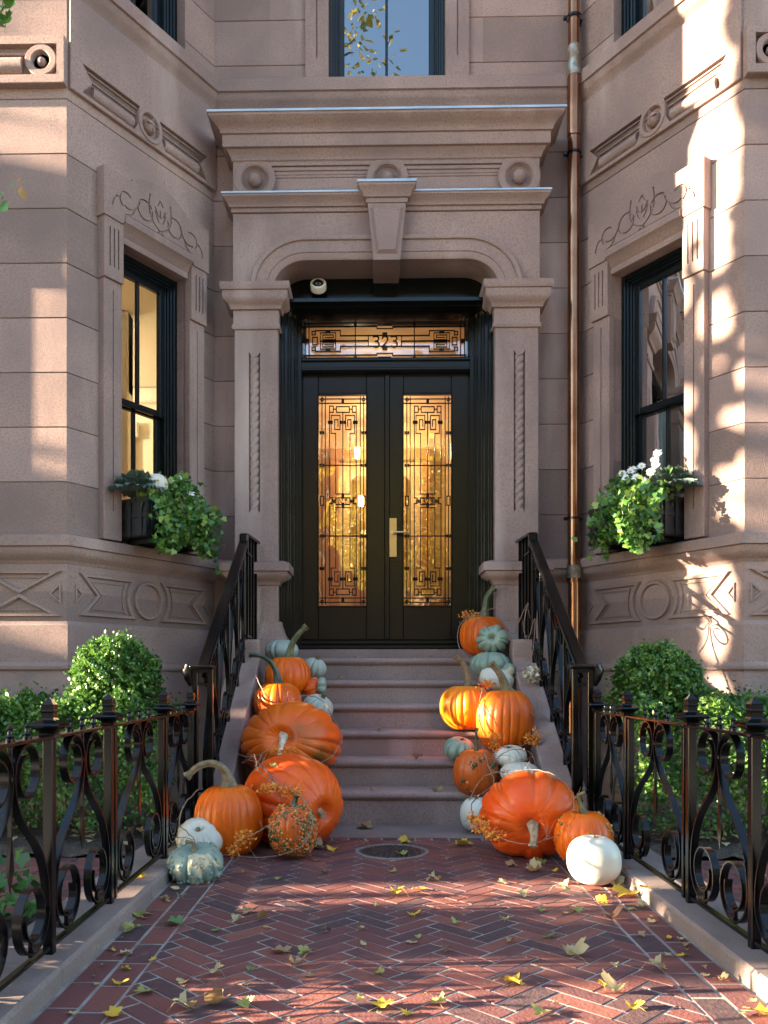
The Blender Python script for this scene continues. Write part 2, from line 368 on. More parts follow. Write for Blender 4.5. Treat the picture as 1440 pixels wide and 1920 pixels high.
for i in range(-60,90):
    for j in range(-60,90):
        k=(i-j)%6
        if k==0: rc=(i,j,i+3,j+1)
        elif k==5: rc=(i,j,i+1,j+3)
        else: continue
        q=rrect(rc[0]*wb+jt,rc[1]*wb+jt,rc[2]*wb-jt,rc[3]*wb-jt)
        q=[((x-y)*ca+.09,(x+y)*ca+3.4) for x,y in q]
        mx=sum(p[0] for p in q)/4; my=sum(p[1] for p in q)/4
        if not (HX0-.2<mx<HX1+.2 and HY0-.2<my<HY1+.2): continue
        q=clip_rect(q,HX0,HY0,HX1,HY1)
        if len(q)<3: continue
        if all(math.hypot(p[0]-dr_c[0],p[1]-dr_c[1])<dr_r+.05 for p in q): continue
        brick(hb,q,0)
# border rows and the header row against the step
for (xa,xb) in ((-.97,-.872),(-.868,-.77),(.95,1.05),(1.054,1.155)):
    y=1.95+random.uniform(0,.15)
    while y<5.08:
        brick(hb,rrect(xa+.004,y,xb-.004,min(y+.2,5.1)),0); y+=.209
for i in range(17): brick(hb,rrect(HX0+.1*i+.004,5.026,HX0+.1*i+.096,5.085),0)
struct(hb.obj('brick_path',BRICK))
# side paths to the gates
for sx,x0,x1 in ((-1,-4.2,-1.28),(1,1.47,4.4)):
    m=MB()
    for r_ in range(11):
        x=x0-(r_%2)*.1
        while x<x1: brick(m,rrect(max(x,x0)+.004,3.42+r_*.1+.004,min(x+.2,x1)-.004,3.42+(r_+1)*.1-.004),-.004); x+=.2
    struct(m.obj('side_path',BRICK))
    g=MB(); g.add([(x0,3.4,-.012),(x1,3.4,-.012),(x1,4.54,-.012),(x0,4.54,-.012)],[(0,1,2,3)]); struct(g.obj('mortar_bed',MORTAR))
    # planting beds: uneven soil
    for (ya,yb) in ((4.55,5.9),(1.9,3.4)):
        nx,ny=60,24; vs=[]; 
        for a in range(nx+1):
            for b in range(ny+1): vs.append((x0+(x1-x0)*a/nx,ya+(yb-ya)*b/ny,.015+.03*random.random()-.03*(b in (0,ny))))
        g=MB(); g.add(vs,[(a*(ny+1)+b,(a+1)*(ny+1)+b,(a+1)*(ny+1)+b+1,a*(ny+1)+b+1) for a in range(nx) for b in range(ny)]); struct(g.obj('planting_bed',SOIL,smooth=180))
# kerbs
for n_,X0,X1,e0 in (('kerb',-1.28,-.982,4.06),('kerb',1.165,1.47,4.02)):
    m=MB(); ys=[1.9,2.62,3.66,e0]
    for a,b in zip(ys,ys[1:]): m.box((X0,a+.002,-.1),(X1,b-.002,.064),.012)
    if X0<0: m.box((X0,e0+.002,-.1),(-1.02,5.15,.055),.012)
    else: m.box((1.21,e0+.002,-.1),(X1,5.15,.055),.012)
    struct(m.obj('kerb',KERBM,smooth=30))
# drain cover
d=thing('drain_cover','round rusty cast iron drain cover set in the brick path','drain cover',(dr_c[0],dr_c[1],0))
m=MB(); m.lathe([(.205,-.02),(.205,.004),(.198,.006),(.186,.006),(.184,.002),(.184,-.02)],n=48); m.obj('rim',mat('drain_rim_stone',(.20,.18,.16),.9,var=(30,(.13,.115,.10),.4,.7)),d,smooth=30)
m=MB(); m.lathe([(0,0),(.182,0),(.182,-.02)],n=48)
for k in range(1,7):
    r=.026*k; n=max(5,int(6.28*r/.03))
    for j in range(n):
        a=2*math.pi*j/n+k*.3; m.lathe([(.010,-.001),(.008,.006),(0,.006)],c=(r*math.cos(a),r*math.sin(a),0),n=6)
m.obj('lid',CASTM,d)

# ------------------------------------------------------------------ house
house=thing('brownstone_house','brownstone rowhouse with two angled bays and a carved portal over a black double door','house')
AL=(-2.182,5.9); BL=(-1.386,7.2); AR=(2.556,5.9); BR=(1.738,7.2)
YW=7.2; YP=6.95; PXL,PXR=-1.183,1.344; XC=.0805
def cut(o,mb):
    c=mb.obj('cutter',STONE); md=o.modifiers.new('b','BOOLEAN'); md.operation='DIFFERENCE'; md.object=c; md.solver='EXACT'; md.use_self=True
    dg=bpy.context.evaluated_depsgraph_get(); ev=o.evaluated_get(dg); me=bpy.data.meshes.new_from_object(ev,depsgraph=dg)
    o.modifiers.clear(); old=o.data; o.data=me; me.name=o.name
    cm=c.data; bpy.data.objects.remove(c); bpy.data.meshes.remove(cm); bpy.data.meshes.remove(old); return o
JO=[2.35+.386*k for k in range(-1,24)]
def wallprof(z0,z1,th=.25,out=0):
    p=[(out,z0)]
    for z in JO:
        if z0+.03<z<z1-.03: p+=[(out,z-.005),(out-.009,z-.001),(out-.009,z+.001),(out,z+.005)]
    return p+[(out,z1),(-th,z1),(-th,z0)]
def bay(side):
    A,B=(AL,BL) if side<0 else (AR,BR); L=math.hypot(B[0]-A[0],B[1]-A[1]); e=((B[0]-A[0])/L,(B[1]-A[1])/L)
    n=(e[1],-e[0]) if side<0 else (-e[1],e[0])
    return L,(lambda u,v,z:(A[0]+e[0]*u+n[0]*v,A[1]+e[1]*u+n[1]*v,z))
def pt(P,u): q=P(u,0,0); return (q[0],q[1])
LL,PL_=bay(-1); LR,PR_=bay(1)
WU0,WU1,WZ0,WZ1=.456,1.172,1.97,4.24       # window opening along the bay face
U2Z0,U2Z1=6.06,8.3
pathL=[(-6,5.9),AL,BL,(-1.17,YW)]; pathR=[(1.33,YW),BR,AR,(7,5.9)]
full=pathL[:3]+pathR[1:]
BELT=[(-.06,1.772),(.006,1.775),(.014,1.79),(.022,1.80),(.05,1.822),(.068,1.85),(.072,1.872),(.072,1.884),(.092,1.888),(.092,1.96),(.0,1.985),(-.06,1.985)]
BASE=[(-.06,1.02),(.05,1.022),(.056,1.032),(.056,1.05),(.036,1.078),(.036,1.335),(.03,1.345),(.004,1.368),(-.06,1.368)]
LB=[(-6,-.1),]
for path,P in ((pathL,PL_),(pathR,PR_)):
    m=MB(); m.sweep(path,wallprof(1.3,1.97)); 
    w0,w1=pt(P,WU0),pt(P,WU1)
    if path is pathL: p1,p2=[path[0],AL,w0],[w1,BL,path[3]]
    else: p1,p2=[path[0],BR,w1],[w0,AR,path[3]]
    m.sweep(p1,wallprof(1.97,WZ1)); m.sweep(p2,wallprof(1.97,WZ1)); m.sweep(path,wallprof(WZ1,5.32))
    m.obj('bay_wall',WALLST,house,smooth=30)
    m=MB(); m.sweep(path,[(.03,-.2),(.03,1.024),(-.25,1.024),(-.25,-.2)]); m.obj('foundation',ROUGH,house,smooth=30)
    m=MB(); m.sweep(path,BASE); m.obj('base_course',STONE,house,smooth=30)
    m=MB(); m.sweep(path,BELT); m.obj('belt_course',STONE,house,smooth=40)
m=MB(); m.sweep(full,wallprof(5.32,U2Z0))
for p in ([(-6,5.9),AL,pt(PL_,WU0)],[pt(PL_,WU1),BL,(-.42,YW)],[(.605,YW),BR,pt(PR_,WU1)],[pt(PR_,WU0),AR,(7,5.9)]): m.sweep(p,wallprof(U2Z0,U2Z1))
m.sweep(full,wallprof(U2Z1,11.0)); m.obj('upper_wall',WALLST,house,smooth=30)
m=MB(); m.sweep(full,[(-.05,5.815),(.0,5.82),(.012,5.825),(.02,5.85),(.045,5.875),(.062,5.905),(.066,5.935),(.085,5.94),(.085,6.045),(0,6.06),(-.05,6.06)]); m.obj('belt_course',STONE,house,smooth=40)
M2=Matrix(((1,0,0),(0,0,1),(0,1,0)))          # lathe axis -> outward of a bay
M1=Matrix(((1,0,0),(0,0,-1),(0,1,0)))         # lathe axis -> street
def halfround(mb,u0,u1,zc,r,v,flip=False):
    pts=[]; n=10
    vs=[]
    for u in (u0,u1):
        for i in range(n+1):
            a=math.pi*i/n; vs.append((u,v+r*math.sin(a)*.9,zc+r*math.cos(a)))
    mb.add(vs,[(i,i+1,n+2+i,n+1+i) for i in range(n)]+[tuple(range(n+1)),tuple(range(2*n+1,n,-1))])
ROUND=lambda k:[(1.0*k,-.02),(1.0*k,.0),(.97*k,.008),(.70*k,.008),(.66*k,0),(.62*k,-.012),(.5*k,-.022),(0,-.024)]
def ribbon(mb,pts,wd,h,closed=False):
    "raised bead on a bay face, pts in (u,z)"
    old=mb.x
    mb.sweep(pts,[(-wd/2,-.004),(-wd*.28,h),(wd*.28,h),(wd/2,-.004)],mp=lambda x,y,hh:old_map(x,hh,y),closed=closed)
for side,P,L in ((-1,PL_,LL),(1,PR_,LR)):
    # frieze band with sunk panels, reeded bars and a roundel
    fb=MB(); fb.x=P; fb.box((.012,-.05,5.126),(L-.01,.03,5.81),.004); o=fb.obj('frieze',STONE,house,smooth=30)
    c=MB(); c.x=P; zb,zt_,zm=5.165,5.362,5.263
    for s in (0,1):
        X=lambda u:u if s==0 else 1.52-u
        c.prism([(X(.115),zt_),(X(.20),zm),(X(.115),zb-.01),(X(.60),zb-.01),(X(.635),zm-.05),(X(.64),zm+.03),(X(.655),zt_)],.0,.06,axis=1)
    c.lathe([(0,.005),(.088,.005),(.088,.06),(0,.06)],c=(.76,0,5.263),n=28,M=M2); cut(o,c)
    d=MB(); d.x=P
    for s in (0,1):
        X=lambda u:u if s==0 else 1.52-u
        halfround(d,X(.215),X(.60),5.215,.045,-.004); d.box((X(.20),-.01,5.285),(X(.63),.012,5.297),.002)
        d.box((X(.17),-.01,5.335),(X(.65),.014,5.345),.002)
    d.obj('reeded_bar',STONE,house,smooth=50)
    d=MB(); d.x=P; d.lathe([(.125,.028),(.122,.040),(.095,.040),(.088,.03),(.084,.0),(.02,.0)],c=(.76,0,5.263),n=32,M=M2)
    b=MB(); b.ball((.76,.01,5.263),.058,16); d.add(b.v,b.f)
    d.box((.757,.05,5.21),(.763,.071,5.318),.001); d.box((.70,.05,5.26),(.82,.071,5.266),.001)
    d.obj('roundel',STONE,house,smooth=40)
    # window surround
    sur=MB(); sur.x=P
    for s in (0,1):
        X=lambda u:u if s==0 else 1.628-u
        sur.box((X(.285),-.02,1.985),(X(WU0),.055,3.90),.004); sur.box((X(.275),-.02,3.90),(X(WU0),.075,4.345),.004)
    o=sur.obj('window_surround',STONE,house,smooth=30)
    c=MB(); c.x=P
    for s in (0,1):
        X=lambda u:u if s==0 else 1.628-u
        for q in (.325,.365,.405): c.box((X(q-.006),.06,3.99),(X(q+.006),.1,4.28),0)
        c.box((X(.367),.04,2.2),(X(.375),.09,3.83),0)
    cut(o,c)
    lt=MB(); lt.x=P
    top=[(.262,4.345),(.262,4.70),(.52,4.70),(.53,4.72)]+[(.814+.255*math.cos(R(a)),4.70+.10*math.sin(R(a))) for a in range(165,10,-12)]+[(1.10,4.72),(1.108,4.70),(1.366,4.70),(1.366,4.345),(1.19,4.345),(1.172,4.375),(1.172,4.43),(.456,4.43),(.456,4.375),(.438,4.345)]
    lt.prism(top,-.02,.085,axis=1); o=lt.obj('lintel',STONE,house,smooth=30)
    # incised scrolls
    c=MB(); c.x=P
    def groove(p,wd=.017): c.sweep([q for q in p],[(-wd/2,.1),(wd/2,.1),(wd/2*.6,.072),(-wd/2*.6,.072)],mp=lambda x,y,h:(x,h,y))
    U0=.814; Z0=4.55
    def S(pts):
        for sg in (1,-1): groove([(U0+sg*x,Z0+z) for x,z in pts])
    S(bez((.0,-.10),(.10,-.06),(.14,.02),(.105,.15),12))                                      # shield
    S(bez((.045,-.135),(.03,-.12),(.015,-.11),(-.0,-.10),4)[:-1])
    S([(.155+.075*math.cos(R(a))*1.0,-.005+.075*math.sin(R(a))) for a in range(150,-200,-18)]+[(.085+.012*k,-.03+.02*k) for k in range(1,4)])
    S(bez((.21,.03),(.25,-.05),(.30,-.10),(.36,-.06),10)); S([(.345+.06*math.cos(R(a)),-.02+.06*math.sin(R(a))) for a in range(-60,150,18)])
    S(bez((.26,-.05),(.28,-.10),(.31,-.12),(.34,-.125),6)); S(bez((.42,-.02),(.46,-.03),(.47,-.07),(.475,-.11),6))
    groove([(U0,Z0+.0),(U0,Z0+.065)]); groove([(U0-.03,Z0+.09),(U0,Z0+.14)]); groove([(U0+.004,Z0+.138),(U0+.03,Z0+.10)])
    for dz in (0,-.045,): S([(.012,.01+dz),(.035,.035+dz),(.055,.075+dz*.7)])
    cut(o,c)
    md=MB(); md.x=P
    md.sweep([(WU0-.002,0),(WU1+.002,0)],[(-.02,4.235),(.03,4.237),(.035,4.25),(.03,4.285),(.045,4.30),(.06,4.335),(.098,4.36),(.102,4.40),(.086,4.425),(-.02,4.425)],mp=lambda x,y,h:(x,-y,h)); md.obj('lintel_hood',STONE,house,smooth=35)
    # carved base panels
    d=MB(); d.x=P; mp=lambda x,y,h:(x,h,y); prof=[(-.017,-.005),(-.010,.023),(.010,.023),(.017,-.005)]
    d.sweep([(.76+.135*math.cos(R(a)),1.565+.135*math.sin(R(a))) for a in range(0,360,12)],prof,mp=mp,closed=True)
    d.sweep([(.76+.158*math.cos(R(a)),1.565+.158*math.sin(R(a))) for a in range(0,360,12)],[(-.005,-.005),(-.003,.006),(.003,.006),(.005,-.005)],mp=mp,closed=True)
    for s in (0,1):
        X=lambda u:u if s==0 else 1.52-u
        arcp=[(.76+.21*math.cos(R(a)),1.565+.21*math.sin(R(a))) for a in range(138,223,12)]
        pts=[(.135,1.705),(.56,1.705)]+arcp+[(.56,1.425),(.135,1.425),(.27,1.565)]
        d.sweep([(X(a),b) for a,b in pts],prof,mp=mp,closed=True)
        pts=[(.21,1.665),(.525,1.665)]+[(.76+.26*math.cos(R(a)),1.565+.26*math.sin(R(a))) for a in range(155,206,10)]+[(.525,1.465),(.21,1.465),(.31,1.565)]
        d.sweep([(X(a),b) for a,b in pts],[(-.004,-.005),(-.003,.011),(.003,.011),(.004,-.005)],mp=mp,closed=True)
        d.sweep([(X(a),b) for a,b in ((.075,1.62),(.125,1.565),(.075,1.51))],[(-.006,-.005),(-.004,.014),(.004,.014),(.006,-.005)],mp=mp,closed=True)
    d.obj('carved_panel',STONE,house,smooth=40)
    # unseen surround on the bay front, added so its jamb edges the sun patch
    x0=AL[0] if side<0 else AR[0]; FX=lambda a:x0+side*a; sur=MB()
    for q in (.99,1.96): sur.box((FX(q),5.834,1.985),(FX(q+.19),5.95,3.90),.004); sur.box((FX(q-.005),5.815,3.90),(FX(q+.195),5.95,4.345),.004)
    sur.box((FX(.97),5.812,4.346),(FX(2.17),5.95,4.70),.004); sur.obj('window_surround',STONE,house,smooth=30)
    # fluted front of the bay: frieze block and carved panel
    x0=AL[0] if side<0 else AR[0]; sg=side
    FX=lambda a:x0+sg*a
    fb=MB(); fb.box((FX(-.006),5.84,5.126),(FX(3.6),5.95,5.458),.005); o=fb.obj('frieze',STONE,house,smooth=30)
    c=MB(); c.box((FX(.05),5.80,5.185),(FX(3),5.885,5.40),0); cut(o,c)
    d=MB(); rc=(FX(.165),5.885,5.292)
    d.lathe([(.112,-.01),(.112,.035),(.106,.042),(.07,.042),(.064,.036),(.06,.0),(0,-.0)],c=rc,n=32,M=M1); d.ball((rc[0],rc[1]-.012,rc[2]),.032,14)
    d.obj('roundel',STONE,house,smooth=40)
    d=MB(); d.x=lambda u,v,z:(u,5.885-v,z); halfround(d,FX(.30),FX(2.9),5.265,.062,0); d.box((FX(.28),0,5.335),(FX(2.9),.03,5.348),.002); d.obj('reeded_bar',STONE,house,smooth=50)
    d=MB(); d.x=lambda u,v,z:(u,5.9-v,z)
    for k in range(3):
        q=.33+k*.75
        for zz in (1.71,1.41): d.sweep([(FX(q-.255),zz),(FX(q+.255),zz),(FX(q),1.56+(zz-1.56)*.1)],prof,mp=mp,closed=True)
        for (w_,zz) in ((.15,1.675),(.15,1.445)): d.sweep([(FX(q-w_),zz),(FX(q+w_),zz),(FX(q),1.56+(zz-1.56)*.25)],[(-.004,-.005),(-.003,.011),(.003,.011),(.004,-.005)],mp=mp,closed=True)
        d.sweep([(FX(q-.285),1.62),(FX(q-.285),1.50),(FX(q-.215),1.56)],[(-.006,-.005),(-.004,.014),(.004,.014),(.006,-.005)],mp=mp,closed=True)
    d.obj('carved_panel',STONE,house,smooth=40)

# portal -------------------------------------------------------------------
ppath=[(PXL,7.2),(PXL,YP),(PXR,YP),(PXR,7.2)]
aw=.93; rx_,rz_=.27,.235; zi=4.414
archp=[(XC-aw,4.10)]+[(XC-aw+rx_-rx_*math.cos(R(a)),zi-rz_+rz_*math.sin(R(a))) for a in range(0,91,9)]+[(XC+aw-rx_+rx_*math.sin(R(a)),zi-rz_+rz_*math.cos(R(a))) for a in range(0,91,9)]+[(XC+aw,4.10)]
m=MB(); m.prism([(PXL,4.10),(PXL,4.82)]+[(PXR,4.82),(PXR,4.10)]+archp[::-1],YP,7.28,axis=1); m.obj('arch',STONE,house,smooth=30)
m=MB(); m.sweep(archp,[(0.004,7.0),(.004,YP-.012),(-.012,YP-.022),(-.05,YP-.022),(-.055,YP-.030),(-.145,YP-.030),(-.15,YP-.045),(-.165,YP-.05),(-.185,YP-.045),(-.196,YP-.02),(-.196,YP+.01),(-.1,7.0)],mp=lambda x,y,h:(x,h,y)); m.obj('archivolt',STONE,house,smooth=40)
for xa,xb,rope in ((-1.172,-.811,477),(.978,1.336,974)):
    pl=thing('pilaster',None,None); pl.parent=house
    m=MB(); m.box((xa,YP,1.0),(xb,7.30,4.15),.006); o=m.obj('shaft',STONE,pl,smooth=30)
    rc=W(rope,800,YP).x; c=MB(); rad=.046
    zt,zb=3.66,2.33
    c.prism([(rc-rad,zb),(rc-rad*.5,zb+.035),(rc+rad*.5,zb+.035),(rc+rad,zb),(rc+rad,zt),(rc+rad*.5,zt-.035),(rc-rad*.5,zt-.035),(rc-rad,zt)],YP-.05,YP+.035,axis=1); cut(o,c)
    r=MB(); n1,n2=16,230; vs=[]
    for j in range(n2+1):
        z=zb+.035+(zt-zb-.07)*j/n2
        for i in range(n1+1):
            a=math.pi*i/n1; q=.033+.011*abs(math.sin(1.3*a-z*math.pi/.066)); vs.append((rc-q*math.cos(a)*1.0,YP+.034-q*math.sin(a)*.85,z))
    r.add(vs,[(j*(n1+1)+i,j*(n1+1)+i+1,(j+1)*(n1+1)+i+1,(j+1)*(n1+1)+i) for j in range(n2) for i in range(n1)]); r.obj('rope_moulding',STONE,pl,smooth=60)
    pp=[(xa,7.2),(xa,YP),(xb,YP),(xb,7.3)]
    m=MB(); m.sweep(pp,[(-.02,3.84),(.012,3.845),(.02,3.858),(.02,3.875),(.008,3.885),(.008,4.0),(.028,4.005),(.032,4.02),(.048,4.045),(.078,4.065),(.086,4.09),(.086,4.135),(.096,4.14),(.104,4.16),(.104,4.2),(-.02,4.215)]); m.obj('capital',STONE,pl,smooth=40)
    m=MB(); m.sweep(pp,[(-.02,1.725),(.01,1.73),(.018,1.75),(.03,1.77),(.07,1.795),(.085,1.82),(.085,1.835),(.104,1.84),(.104,1.905),(.05,1.925),(-.02,1.93)]); m.obj('pedestal_cap',STONE,pl,smooth=40)
    m=MB(); m.sweep(pp,[(-.02,1.0),(.085,1.0),(.085,1.262),(.075,1.285),(.045,1.34),(.03,1.405),(.028,1.428),(-.02,1.432)]); m.obj('plinth',STONE,pl,smooth=40)
m=MB(); m.box((PXL,YP,4.80),(PXR,7.25,5.30),.003); o=m.obj('frieze',STONE,house,smooth=30)
zr=5.092; rxs=[W(477,0,YP).x,W(726,0,YP).x,W(974,0,YP).x]
c=MB()
for a,b in ((rxs[0]+.10,rxs[1]-.10),(rxs[1]+.10,rxs[2]-.10)): c.prism([(a,4.96),(b,4.96),(b,5.20),(a,5.20)],YP-.05,YP+.035,axis=1)
for x in rxs: c.lathe([(0,-.06),(.112,-.06),(.112,.05),(0,.05)],c=(x,YP,zr),n=32,M=M1)
cut(o,c)
for x in rxs:
    m=MB(); m.lathe([(.175,-.035),(.175,-.002),(.168,.004),(.125,.004),(.118,.0),(.112,-.012),(.108,-.014),(.098,-.035),(.06,-.048),(0,-.05)],c=(x,YP,zr),n=40,M=M1); m.ball((x,YP+.015,zr),.055,20); m.obj('roundel',STONE,house,smooth=35)
m=MB()
for a,b in ((rxs[0]+.15,rxs[1]-.15),(rxs[1]+.15,rxs[2]-.15)):
    for (z,o_) in ((5.165,.012),(5.135,.022),(5.115,.028)): m.box((a,YP+.036,z),(b,YP+o_,z+.03),.003)
m.obj('frieze_moulding',STONE,house,smooth=30)
m=MB(); m.sweep(ppath,[(-.03,5.20),(0.004,5.235),(.012,5.24),(.015,5.262),(.03,5.285),(.05,5.312),(.072,5.316),(.075,5.325),(.075,5.412),(.09,5.416),(.093,5.435),(.105,5.455),(.13,5.478),(.155,5.495),(.172,5.512),(.174,5.535),(-.03,5.575)]); m.obj('cornice',STONE,house,smooth=35)
m=MB(); m.sweep(ppath,[(-.2,5.60),(.182,5.551),(.184,5.532),(.176,5.532),(.176,5.541),(-.2,5.585)]); m.obj('flashing',LEAD,house,smooth=30)
m=MB(); m.sweep(ppath,[(-.03,4.795),(.004,4.808),(.012,4.812),(.014,4.842),(.03,4.846),(.034,4.868),(.05,4.885),(.07,4.905),(.078,4.912),(.078,4.932),(-.03,4.94)]); m.obj('cornice',STONE,house,smooth=35)
m=MB(); m.sweep(ppath,[(-.05,4.955),(.084,4.945),(.086,4.93),(.080,4.93),(.080,4.938),(-.05,4.947)]); m.obj('flashing',LEAD,house,smooth=30)
ks=MB(); kx=.088; yf=6.865
def taper(mb,y0,y1,zt,zb,ht,hb):
    mb.add([(kx-ht,y0,zt),(kx+ht,y0,zt),(kx+hb,y0,zb),(kx-hb,y0,zb),(kx-ht,y1,zt),(kx+ht,y1,zt),(kx+hb,y1,zb),(kx-hb,y1,zb)],[(0,1,2,3),(7,6,5,4),(0,4,5,1),(1,5,6,2),(2,6,7,3),(3,7,4,0)])
taper(ks,yf,7.279,4.87,4.372,.160,.108)
ks.add([(kx-.128,yf,4.80),(kx+.128,yf,4.80),(kx+.082,yf,4.42),(kx-.082,yf,4.42),(kx-.108,yf-.022,4.775),(kx+.108,yf-.022,4.775),(kx+.066,yf-.022,4.445),(kx-.066,yf-.022,4.445)],[(4,5,6,7),(0,1,5,4),(1,2,6,5),(2,3,7,6),(3,0,4,7)])
kso=ks.obj('keystone',STONE,house)
m=MB(); kp=[(kx-.165,7.0),(kx-.165,yf-.005),(kx+.165,yf-.005),(kx+.165,7.0)]; m.sweep(kp,[(-.02,4.83),(.004,4.835),(.006,4.868),(.022,4.872),(.03,4.90),(.055,4.93),(.066,4.945),(.066,4.965),(-.02,4.975)]); m.obj('cap',STONE,kso,smooth=35)
m=MB(); m.sweep(kp,[(-.15,4.995),(.074,4.985),(.074,4.965),(.068,4.965),(.068,4.976),(-.15,4.985)]); m.obj('cap_flashing',LEAD,kso,smooth=30)

# windows -------------------------------------------------------------------
def ring(mb,u0,u1,z0,z1,wd,v0,v1,bev=.004):
    mb.box((u0,v0,z0),(u0+wd,v1,z1),bev); mb.box((u1-wd,v0,z0),(u1,v1,z1),bev); mb.box((u0+wd,v0,z1-wd),(u1-wd,v1,z1),bev); mb.box((u0+wd,v0,z0),(u1-wd,v1,z0+wd),bev)
def window(P,u0,u1,z0,z1,glass=GLASS,d=.09,blinds=None):
    m=MB(); m.x=P
    ring(m,u0-.01,u1+.01,z0-.01,z1+.01,.045,-d-.16,-d); ring(m,u0+.03,u1-.03,z0+.02,z1-.03,.022,-d-.16,-d-.018); ring(m,u0+.05,u1-.05,z0+.03,z1-.05,.02,-d-.16,-d-.035); ring(m,u0+.066,u1-.066,z0+.04,z1-.066,.016,-d-.16,-d-.055)
    wn=m.obj('window',WINP,house,smooth=30); zm=(z0+z1)/2+.015; um=(u0+u1)/2
    for (za,zb,v0,v1) in ((zm-.02,z1-.075,-d-.105,-d-.065),(z0+.04,zm+.022,-d-.15,-d-.11)):
        s=MB(); s.x=P; ring(s,u0+.078,u1-.078,za,zb,.05,v0,v1); s.box((um-.011,v0,za+.05),(um+.011,v1,zb-.05),.004); s.obj('sash',WINP,wn,smooth=30)
        g=MB(); g.x=P; q=(v0+v1)/2
        for ua,ub in ((u0+.12,um-.008),(um+.008,u1-.12)): g.add([(ua,q,za+.045),(ub,q,za+.045),(ub,q,zb-.045),(ua,q,zb-.045)],[(0,1,2,3)])
        g.obj('pane',glass,wn,recalc=False)
    return wn
window(PL_,WU0,WU1,WZ0,WZ1); window(PR_,WU0,WU1,WZ0,WZ1)
window(PL_,WU0,WU1,U2Z0,U2Z1,SKYGLASS); window(PR_,WU0,WU1,U2Z0,U2Z1,SKYGLASS)
CP=lambda u,v,z:(u,YW-v,z)
window(CP,-.405,.590,U2Z0+.03,U2Z1,SKYGLASS,d=.06)
m=MB(); xa,xb=W(572,100,7.17).x,W(880,100,7.17).x
for a,b in ((xa,-.405),(.590,xb)): m.box((a,7.168,6.062),(b,7.26,8.4),.004)
m.box((xa,7.168,8.3),(xb,7.26,8.7),.004); o=m.obj('window_surround',STONE,house,smooth=30)
c=MB()
for a in (xa+.1,xb-.1): c.box((a-.006,7.1,6.25),(a+.006,7.18,8.2),0)
cut(o,c)

# rooms behind the glass ------------------------------------------------------
def room(poly,z0,z1,wallm,name='room',ceil=None):
    n=len(poly); m=MB()
    vs=[(x,y,z) for z in (z0,z1) for x,y in poly]
    m.add(vs,[(i,(i+1)%n,n+(i+1)%n,n+i) for i in range(n-1)],0); m.add(vs,[tuple(range(n))],1); m.add(vs,[tuple(range(n,2*n))],2)
    return m.obj(name,[wallm,WOODF,ceil or wallm],house,recalc=False)
def lampglobe(p,r,e,col=(1,.74,.42),rad=.08):
    l=bpy.data.lights.new('room_lamp','POINT'); l.energy=e; l.color=col; l.shadow_soft_size=rad; o=bpy.data.objects.new('room_lamp',l); COL.objects.link(o); o.location=p; o.parent=house
rmL=room([(-1.62,7.3),(-1.42,7.42),(-1.42,11),(-5.2,11),(-5.2,6.05),(-2.32,6.05)],1.55,4.75,CREAM)
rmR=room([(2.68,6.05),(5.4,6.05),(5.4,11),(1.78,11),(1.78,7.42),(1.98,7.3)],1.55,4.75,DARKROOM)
rmV=room([(-.80,7.56),(-1.2,7.56),(-1.2,11.5),(1.36,11.5),(1.36,7.56),(.96,7.56)],1.24,4.45,AMBER)
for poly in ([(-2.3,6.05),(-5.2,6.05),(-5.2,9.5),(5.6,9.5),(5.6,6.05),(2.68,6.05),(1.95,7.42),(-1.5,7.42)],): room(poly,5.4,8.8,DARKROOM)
m=MB()
m.box((-5.19,7.0,1.56),(-5.12,7.14,4.1),.01); m.box((-5.19,8.0,1.56),(-5.12,8.14,4.1),.01); m.box((-5.19,6.95,4.1),(-5.10,8.2,4.3),.01)
m.box((-4.4,10.9,1.56),(-4.26,10.98,4.1),.01); m.box((-3.3,10.9,1.56),(-3.16,10.98,4.1),.01); m.box((-4.45,10.88,4.1),(-3.1,10.98,4.3),.01); m.box((-5.19,6.1,4.55),(-5.08,10.98,4.74),.02); m.box((-5.19,10.88,4.55),(-1.43,10.98,4.74),.02)
m.box((-5.19,6.1,2.3),(-5.15,10.98,2.36),.01); m.box((-2.75,8.6,1.56),(-2.55,8.8,4.74),.01); m.box((-3.9,8.62,1.56),(-3.75,8.8,4.74),.01); m.box((-3.9,8.62,3.9),(-2.55,8.8,4.74),.01)
m.obj('room_trim',WHITEP,rmL,smooth=30)
m=MB(); m.box((-4.24,10.92,1.56),(-3.32,10.97,4.09),.01); m.obj('room_door',mat('honey_wood',(.45,.22,.07),.45),rmL)
lampglobe((-3.4,7.9,4.2),.1,17,(1,.87,.66)); lampglobe((-4.4,9.8,4.2),.1,11,(1,.85,.62))
m=MB(); m.ball((-3.4,7.9,4.2),.09,14); m.obj('pendant_lamp',LAMPG,rmL,smooth=180)
